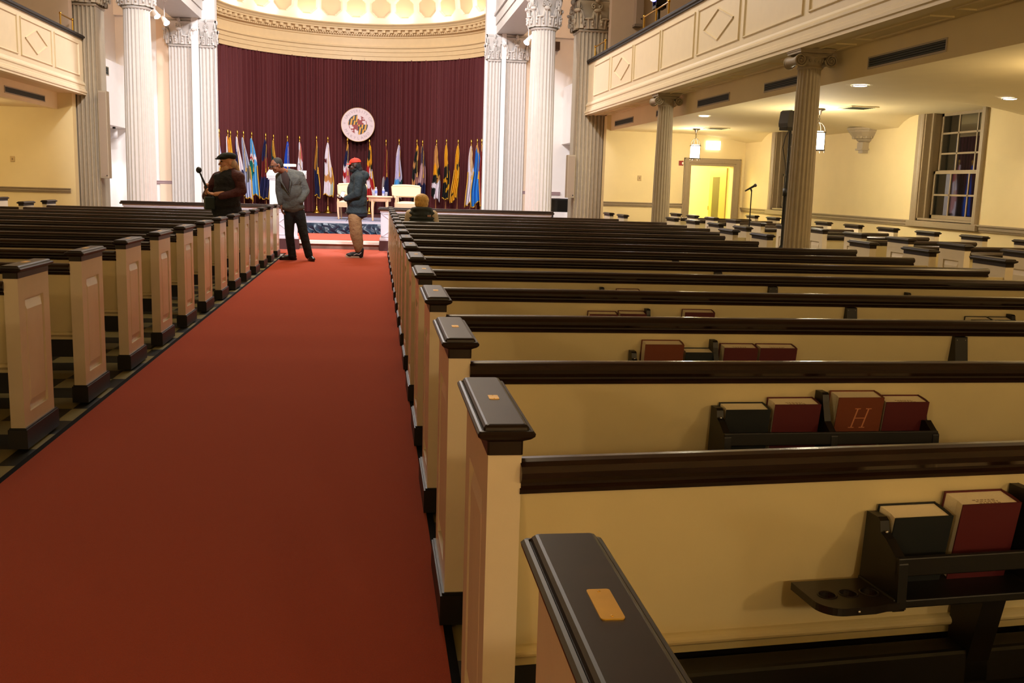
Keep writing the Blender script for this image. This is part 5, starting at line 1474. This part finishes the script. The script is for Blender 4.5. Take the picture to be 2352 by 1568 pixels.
# ---- man in the red cap, holding a phone
def cap_man():
    px0, py0, s, Y = 821, 593, 123.2, 18.2
    J = lambda px, py, dy=0: Vector(((px - px0) / s, dy, (py0 - py) / s))
    p = thing('person', 'person in red cap, dark teal jacket and khaki trousers holding a phone', 'person', (-.345, Y, 0))
    hc = J(815, 386, 0); f = Vector((-.97, .10, -.12)); up = Vector((-.12, 0, .99)); nb = J(822, 403, 0)
    m = MB(); P, R = head_prims(m, hc, f, up, nb)
    m.ell(J(822, 425, 0), (.13, .17, .2), 14, 10); m.ell(J(820, 470, 0), (.14, .16, .2), 14, 10)
    hn = J(792, 459, -.16); m.cone(J(817, 449, -.2), .036, hn, .027); hand_prims(m, hn, (-1, .12, -.05), (0, .5, .9), -1, .55)
    hf = J(795, 462, .14); m.cone(J(817, 449, .2), .036, hf, .027); hand_prims(m, hf, (-1, -.25, .1), (0, -.5, .9), 1, .5)
    for dy in (-.09, .1): m.cone(J(818, 500, dy), .075, J(822, 540, dy), .05); m.cone(J(822, 540, dy), .05, J(826, 582, dy), .036)
    b = m.build('body', SKIND, p, recalc=False); remesh(b, .008, 3); eyes(hc, f, up, b)
    r_, f_, u_, RR = basis(f, up)
    BRD = mat('black_hair', (16, 13, 12), .85, noise=.2, nscale=90)
    m = MB().ell(P(0, .045, -.085), (.06, .055, .045), 14, 10, R=RR).ell(P(0, .0, -.07), (.075, .06, .04), 14, 10, R=RR); o = m.build('beard', BRD, p, recalc=False); remesh(o, .008, 3)
    m = MB().ell(P(0, -.055, -.02), (.078, .062, .075), 14, 10, R=RR).ell(P(0, -.085, -.085), (.07, .05, .06), 14, 10, R=RR); o = m.build('hair', BRD, p, recalc=False); remesh(o, .008, 3)
    CAPM = mat('red_cap_cloth', (206, 48, 26), .8, noise=.06)
    m = MB()
    vs = []
    def dome(u, v):
        t = 2 * PI * u; ph = v * PI / 2
        return P(.092 * math.sin(t) * math.cos(ph), -.012 + .108 * math.cos(t) * math.cos(ph), .055 + .082 * math.sin(ph) ** .9)
    m.grid(dome, 28, 10, closeu=True); m.ell(P(0, -.012, .139), .009 , 8, 6)
    c = m.build('cap', CAPM, p)
    m = MB()
    def brim(u, v):
        a = (u - .5) * 1.9; rr = .10 + .075 * v * math.cos(a * .75)
        return P(rr * math.sin(a) * .88, -.012 + rr * math.cos(a), .056 - .016 * v - .012 * (abs(u - .5) * 2) ** 2)
    m.grid(brim, 14, 5).grid(lambda u, v: brim(u, v) + u_ * -.005, 14, 5); m.build('brim', CAPM, c)
    JK = mat('dark_teal_fleece', (24, 35, 38), .85, noise=.15, nscale=40, bump=.7, bscale=9)
    def jk(m):
        m.ell(J(822, 418, 0), (.15, .215, .16), 16, 12); m.ell(J(820, 442, 0), (.185, .215, .22), 16, 12); m.ell(J(820, 466, 0), (.19, .215, .18), 16, 12)
        m.cone(J(820, 470, 0), .17, J(820, 486, 0), .185); m.ell(J(820, 490, 0), (.205, .205, .07), 16, 10)
        m.cone(J(823, 402, 0), .085, J(822, 416, 0), .13)
        m.ell(J(839, 408, 0), (.07, .12, .085), 14, 10); m.ell(J(832, 402, 0), (.09, .12, .05), 14, 10)
        for dy in (-1, 1):
            m.cone(J(823, 412, dy * .12), .10, J(825, 414, dy * .2), .088); m.cone(J(825, 414, dy * .2), .088, J(820, 449, dy * .23), .078)
            m.cone(J(820, 449, dy * .23), .078, J(797, 460, dy * .17), .056)
    garment('jacket', jk, JK, p, .013, 6)
    SHT = mat('navy_shirt_tail', (16, 18, 30), .85)
    garment('shirt', lambda m: (m.ell(J(820, 491, 0), (.195, .195, .09), 16, 10), m.ell(J(822, 497, 0), (.18, .185, .055), 16, 10)), SHT, p, .013, 4)
    KH = mat('khaki_trousers', (134, 98, 60), .85, noise=.06, nscale=20, bump=.7, bscale=9)
    def tr(m):
        m.ell(J(818, 494, 0), (.15, .175, .12), 16, 10)
        for dy in (-.085, .095):
            m.cone(J(815, 502, dy), .122, J(819, 540, dy), .115); m.cone(J(819, 540, dy), .115, J(825, 572, dy), .082); m.ell(J(825, 569, dy), (.088, .085, .03), 14, 8); m.ell(J(824, 555, dy), (.094, .09, .025), 14, 8)
    garment('trousers', tr, KH, p, .012, 5)
    SN = mat('black_sneaker_canvas', (20, 20, 22), .7); SO = mat('offwhite_rubber', (196, 180, 156), .6)
    for dy, hx in ((-.10, 834), (.11, 831)):
        o, M = shoe('sneaker', SN, SO, Vector(((hx - px0) / s, dy, 0)), (-1, -.04, 0), p, .30, .09)
        for q in (-1, 1):
            MB().tube([M @ Vector((q * .046, .03, .10)), M @ Vector((q * .05, .07, .062)), M @ Vector((q * .052, .12, .075)), M @ Vector((q * .051, .17, .05))], .005, 6).build('side_stripe', WHITEP, o)
    ph = thing('mobile_phone', 'phone with bright screen held by the person in the red cap', 'phone', p.location + J(787.5, 452, -.10), .3)
    ph.rotation_euler = (.35, .25, .3)
    MB().box(-.038, .038, -.004, .004, -.075, .075).build('phone_case', BLACKP, ph, bevel=.004)
    MB().box(-.034, .034, -.0052, -.004, -.068, .068).build('phone_screen', mat('phone_screen_glow', (255, 240, 225), .3, emit=(1, .92, .85), estr=1.6), ph)
cap_man()

# ---- man in the flat cap holding a microphone pole
def pole_man():
    px0, py0, s, Y = 515, 610, 153.0, 14.42
    # the floor lies out of sight: heights come from the shoulders
    J = lambda px, py, dy=0: Vector(((px - px0) / s, dy, 1.79 - (py - 353) / s))
    p = thing('person', 'person in black flat cap, dark vest and maroon shirt holding a microphone pole', 'person', (-2.10, Y, 0))
    hc = J(517, 380, -.02); f = Vector((-.93, -.34, -.06)); up = Vector((0, 0, 1)); nb = J(522, 401, 0)
    m = MB(); P, R = head_prims(m, hc, f, up, nb, 1.05)
    m.ell(J(520, 425, 0), (.17, .12, .2), 14, 10); m.ell(J(515, 475, 0), (.17, .14, .2), 14, 10)
    h1 = J(494, 448, -.22); m.cone(J(547, 441, -.08), .042, h1, .03); hand_prims(m, h1, (-1, -.05, .12), (0, -.3, .95), -1, .75)
    h2 = J(472, 446, -.02); m.cone(J(468, 455, .10), .04, h2, .03); hand_prims(m, h2, (-.35, -.15, .95), (.95, -.1, .2), 1, .75)
    for q in (-1, 1): m.cone(J(515 + q * 14, 490, 0), .085, J(515 + q * 16, 550, 0), .06); m.cone(J(515 + q * 16, 550, 0), .06, Vector((q * .11, 0, .08)), .04)
    b = m.build('body', SKINP, p, recalc=False); remesh(b, .008, 3); eyes(hc, f, up, b, 1.05)
    r_, f_, u_, RR = basis(f, up)
    GH = mat('long_grey_hair', (186, 156, 128), .8, noise=.2, nscale=60, stretch=(4, 4, 1)); GB = mat('grey_beard', (196, 152, 118), .85, noise=.25, nscale=80)
    m = MB().ell(P(0, -.05, -.01), (.082, .06, .085), 14, 10, R=RR).cone(P(.02, -.095, -.01), .035, P(.03, -.13, -.12), .034).cone(P(.03, -.13, -.12), .034, P(.04, -.16, -.22), .016)
    o = m.build('hair', GH, p, recalc=False); remesh(o, .008, 3)
    m = MB().ell(P(0, .075, -.095), (.05, .04, .045), 14, 10, R=RR).ell(P(0, .085, -.14), (.036, .03, .04), 12, 8, R=RR).ell(P(0, .095, -.045), (.036, .014, .012), 12, 8, R=RR).ell(P(-.05, .04, -.07), (.022, .04, .04), 10, 8, R=RR).ell(P(.05, .04, -.07), (.022, .04, .04), 10, 8, R=RR)
    o = m.build('beard', GB, p, recalc=False); remesh(o, .007, 3)
    FC = mat('black_wool_cap', (24, 26, 22), .9, noise=.2, nscale=60)
    m = MB().ell(P(0, -.005, .085), (.104, .125, .052), 18, 12, R=RR).ell(P(0, .045, .07), (.098, .10, .04), 18, 12, R=RR).ell(P(0, -.04, .075), (.095, .085, .055), 16, 10, R=RR)
    m.ell(P(0, .125, .052), (.07, .05, .012), 14, 8, R=RR)
    o = m.build('flat_cap', FC, p, recalc=False); remesh(o, .009, 4)
    MS = mat('maroon_shirt', (72, 28, 32), .75, noise=.1, nscale=20, bump=.7, bscale=9)
    def st(m):
        m.ell(J(518, 422, 0), (.20, .14, .17), 16, 12); m.cone(J(522, 399, 0), .08, J(520, 412, 0), .13)
        sl, sr = J(493, 414, .07), J(539, 412, -.07)
        m.cone(J(518, 408, 0), .10, sr, .10); m.cone(J(518, 408, 0), .10, sl, .09)
        m.cone(sr, .09, J(547, 440, -.09), .07); m.cone(J(547, 440, -.09), .07, J(506, 452, -.2), .052)
        m.cone(sl, .09, J(468, 454, .10), .07); m.cone(J(468, 454, .10), .07, J(472, 450, .02), .05)
    garment('shirt', st, MS, p, .013, 5)
    VS = mat('black_vest', (22, 20, 22), .9, noise=.2, nscale=50, bump=.7, bscale=9)
    def ve(m):
        m.ell(J(514, 424, -.035), (.175, .15, .17), 16, 12); m.ell(J(514, 446, -.03), (.20, .17, .2), 16, 12); m.ell(J(512, 468, -.02), (.205, .17, .12), 16, 12)
        m.cone(J(520, 402, -.02), .075, J(518, 414, -.02), .14); m.ell(J(538, 412, -.03), (.075, .10, .06), 12, 8); m.ell(J(496, 412, .0), (.075, .10, .06), 12, 8)
    garment('vest', ve, VS, p, .013, 5)
    JN = mat('dark_trousers', (22, 24, 32), .9, noise=.1, bump=.7, bscale=9)
    def tr(m):
        m.ell(J(512, 482, 0), (.215, .165, .17), 16, 10); m.cone(J(512, 486, 0), .175, J(511, 500, 0), .175)
        for q in (-1, 1): m.cone(J(515 + q * 14, 500, 0), .12, J(515 + q * 16, 550, 0), .09); m.cone(J(515 + q * 16, 550, 0), .09, Vector((q * .11, 0, .06)), .075)
    garment('trousers', tr, JN, p, .013, 5)
    SH = MATS['black_shoe_leather']
    for q in (-1, 1): shoe('shoe', SH, SH, Vector((q * .12, .08, 0)), (-.6, -.8, 0), p)
    pk = MB().box(-.07, .07, -.05, .05, -.09, .09).build('belt_pouch', mat('dark_green_pouch', (26, 40, 40), .6), p, loc=J(479, 468, -.12), rot=(0, 0, .4), bevel=.015)
    mp = thing('microphone_pole', 'black pole with round foam microphone held by the person in the flat cap', 'microphone', p.location + J(476, 443, -.09))
    a = J(476, 443, -.09)
    MB().tube([J(482, 455, -.10) - a, J(476, 443, -.09) - a, J(457, 402, -.02) - a], [.02, .02, .011], 10).build('pole', BLACKM, mp)
    MB().tube([J(483, 457, -.10) - a, J(474, 439, -.085) - a], .03, 10).build('grip', BLACKP, mp)
    MB().ell(J(455.5, 398, -.018) - a, (.04, .04, .045), 14, 10).build('foam_windshield', BLACKP, mp)
pole_man()

# ---- seated blonde woman seen from behind
def seated_woman():
    px0, s, Y = 968, 158.0, 14.05
    J = lambda px, py, dy=0: Vector(((px - px0) / s, dy, 1.245 - (py - 447) / s))
    p = thing('person', 'seated person with blonde hair and dark green padded vest seen from behind', 'person', (.642, Y, 0))
    hc = J(968, 465, .02); f = Vector((.1, 1, -.1)); up = Vector((0, 0, 1))
    m = MB(); P, R = head_prims(m, hc, f, up, J(968, 485, .0), .95)
    m.ell(J(968, 515, .0), (.16, .1, .2), 14, 10); m.ell((0, 0, .56), (.17, .12, .14), 14, 10)
    for q in (-1, 1):
        m.cone(J(968 + q * 24, 492, 0), .05, J(968 + q * 33, 535, .03), .042); m.cone(J(968 + q * 33, 535, .03), .042, Vector((q * .12, .25, .62)), .03); hand_prims(m, (q * .12, .25, .62), (-q * .4, 1, -.1), (0, 0, -1), q, .35)
        m.cone((q * .1, .02, .53), .08, (q * .11, .40, .53), .06); m.cone((q * .11, .40, .53), .06, (q * .11, .42, .09), .04)
    b = m.build('body', SKINP, p, recalc=False); remesh(b, .009, 3); eyes(hc, f, up, b, .95)
    BH = mat('blonde_hair', (206, 160, 80), .55, noise=.35, nscale=30, stretch=(5, 5, .8), bump=.9, bscale=28)
    m = MB().ell(P(0, -.02, .035), (.105, .11, .095), 16, 12).ell(P(0, -.05, -.02), (.10, .08, .085), 16, 12).ell(P(0.02, -.07, -.08), (.07, .05, .05), 12, 8).ell(P(-.05, -.085, .05), (.04, .04, .05), 10, 8).ell(P(.045, -.09, .03), (.045, .035, .05), 10, 8).ell(P(0, -.105, -.01), (.04, .03, .05), 10, 8)
    o = m.build('hair', BH, p, recalc=False); remesh(o, .009, 3)
    CS = mat('cream_sleeves', (206, 186, 160), .8)
    def sl(m):
        m.ell(J(968, 512, 0), (.2, .11, .17), 16, 10)
        for q in (-1, 1): m.cone(J(968 + q * 26, 492, 0), .07, J(968 + q * 35, 533, .03), .058); m.cone(J(968 + q * 35, 533, .03), .058, Vector((q * .13, .22, .62)), .042)
    garment('shirt', sl, CS, p, .013, 4)
    VM = mat('dark_green_padded_vest', (30, 38, 36), .6, noise=.1)
    def vs(m):
        m.cone(J(968, 479, .0), .095, J(968, 490, -.005), .13)
        for i in range(6):
            z = 492 + i * 7.5; m.ell(J(968, z, -.01), (.195 + (.012 if i else -.03), .125, .036), 18, 8)
        m.ell(J(968, 515, 0), (.195, .11, .2), 16, 10); m.ell(J(946, 489, 0), (.075, .08, .04), 12, 8); m.ell(J(990, 489, 0), (.075, .08, .04), 12, 8)
        m.tube([J(968 + 20 * math.cos(t), 481 + 2 * math.sin(t), .10 * math.sin(t)) for t in [2 * PI * i / 20 for i in range(20)]], .035, 8, closed=True)
    v = garment('vest', vs, VM, p, .012, 3)
    MB().box(-.025, .025, -.004, .004, -.012, .012).build('shoulder_patch', mat('patch_pale', (196, 150, 130), .7), v, loc=J(984, 494, -.125), rot=(.3, 0, 0))
    SK = mat('dark_skirt_trousers', (30, 28, 34), .9)
    def tr(m):
        m.ell((0, .02, .54), (.19, .16, .11), 16, 10)
        for q in (-1, 1): m.cone((q * .1, .02, .54), .095, (q * .11, .41, .53), .075); m.cone((q * .11, .41, .53), .075, (q * .11, .43, .09), .055)
    garment('trousers', tr, SK, p, .014, 4)
    for q in (-1, 1): shoe('shoe', MATS['black_shoe_leather'], MATS['black_shoe_leather'], Vector((q * .11, .38, 0)), (0, 1, 0), p, .25)
seated_woman()
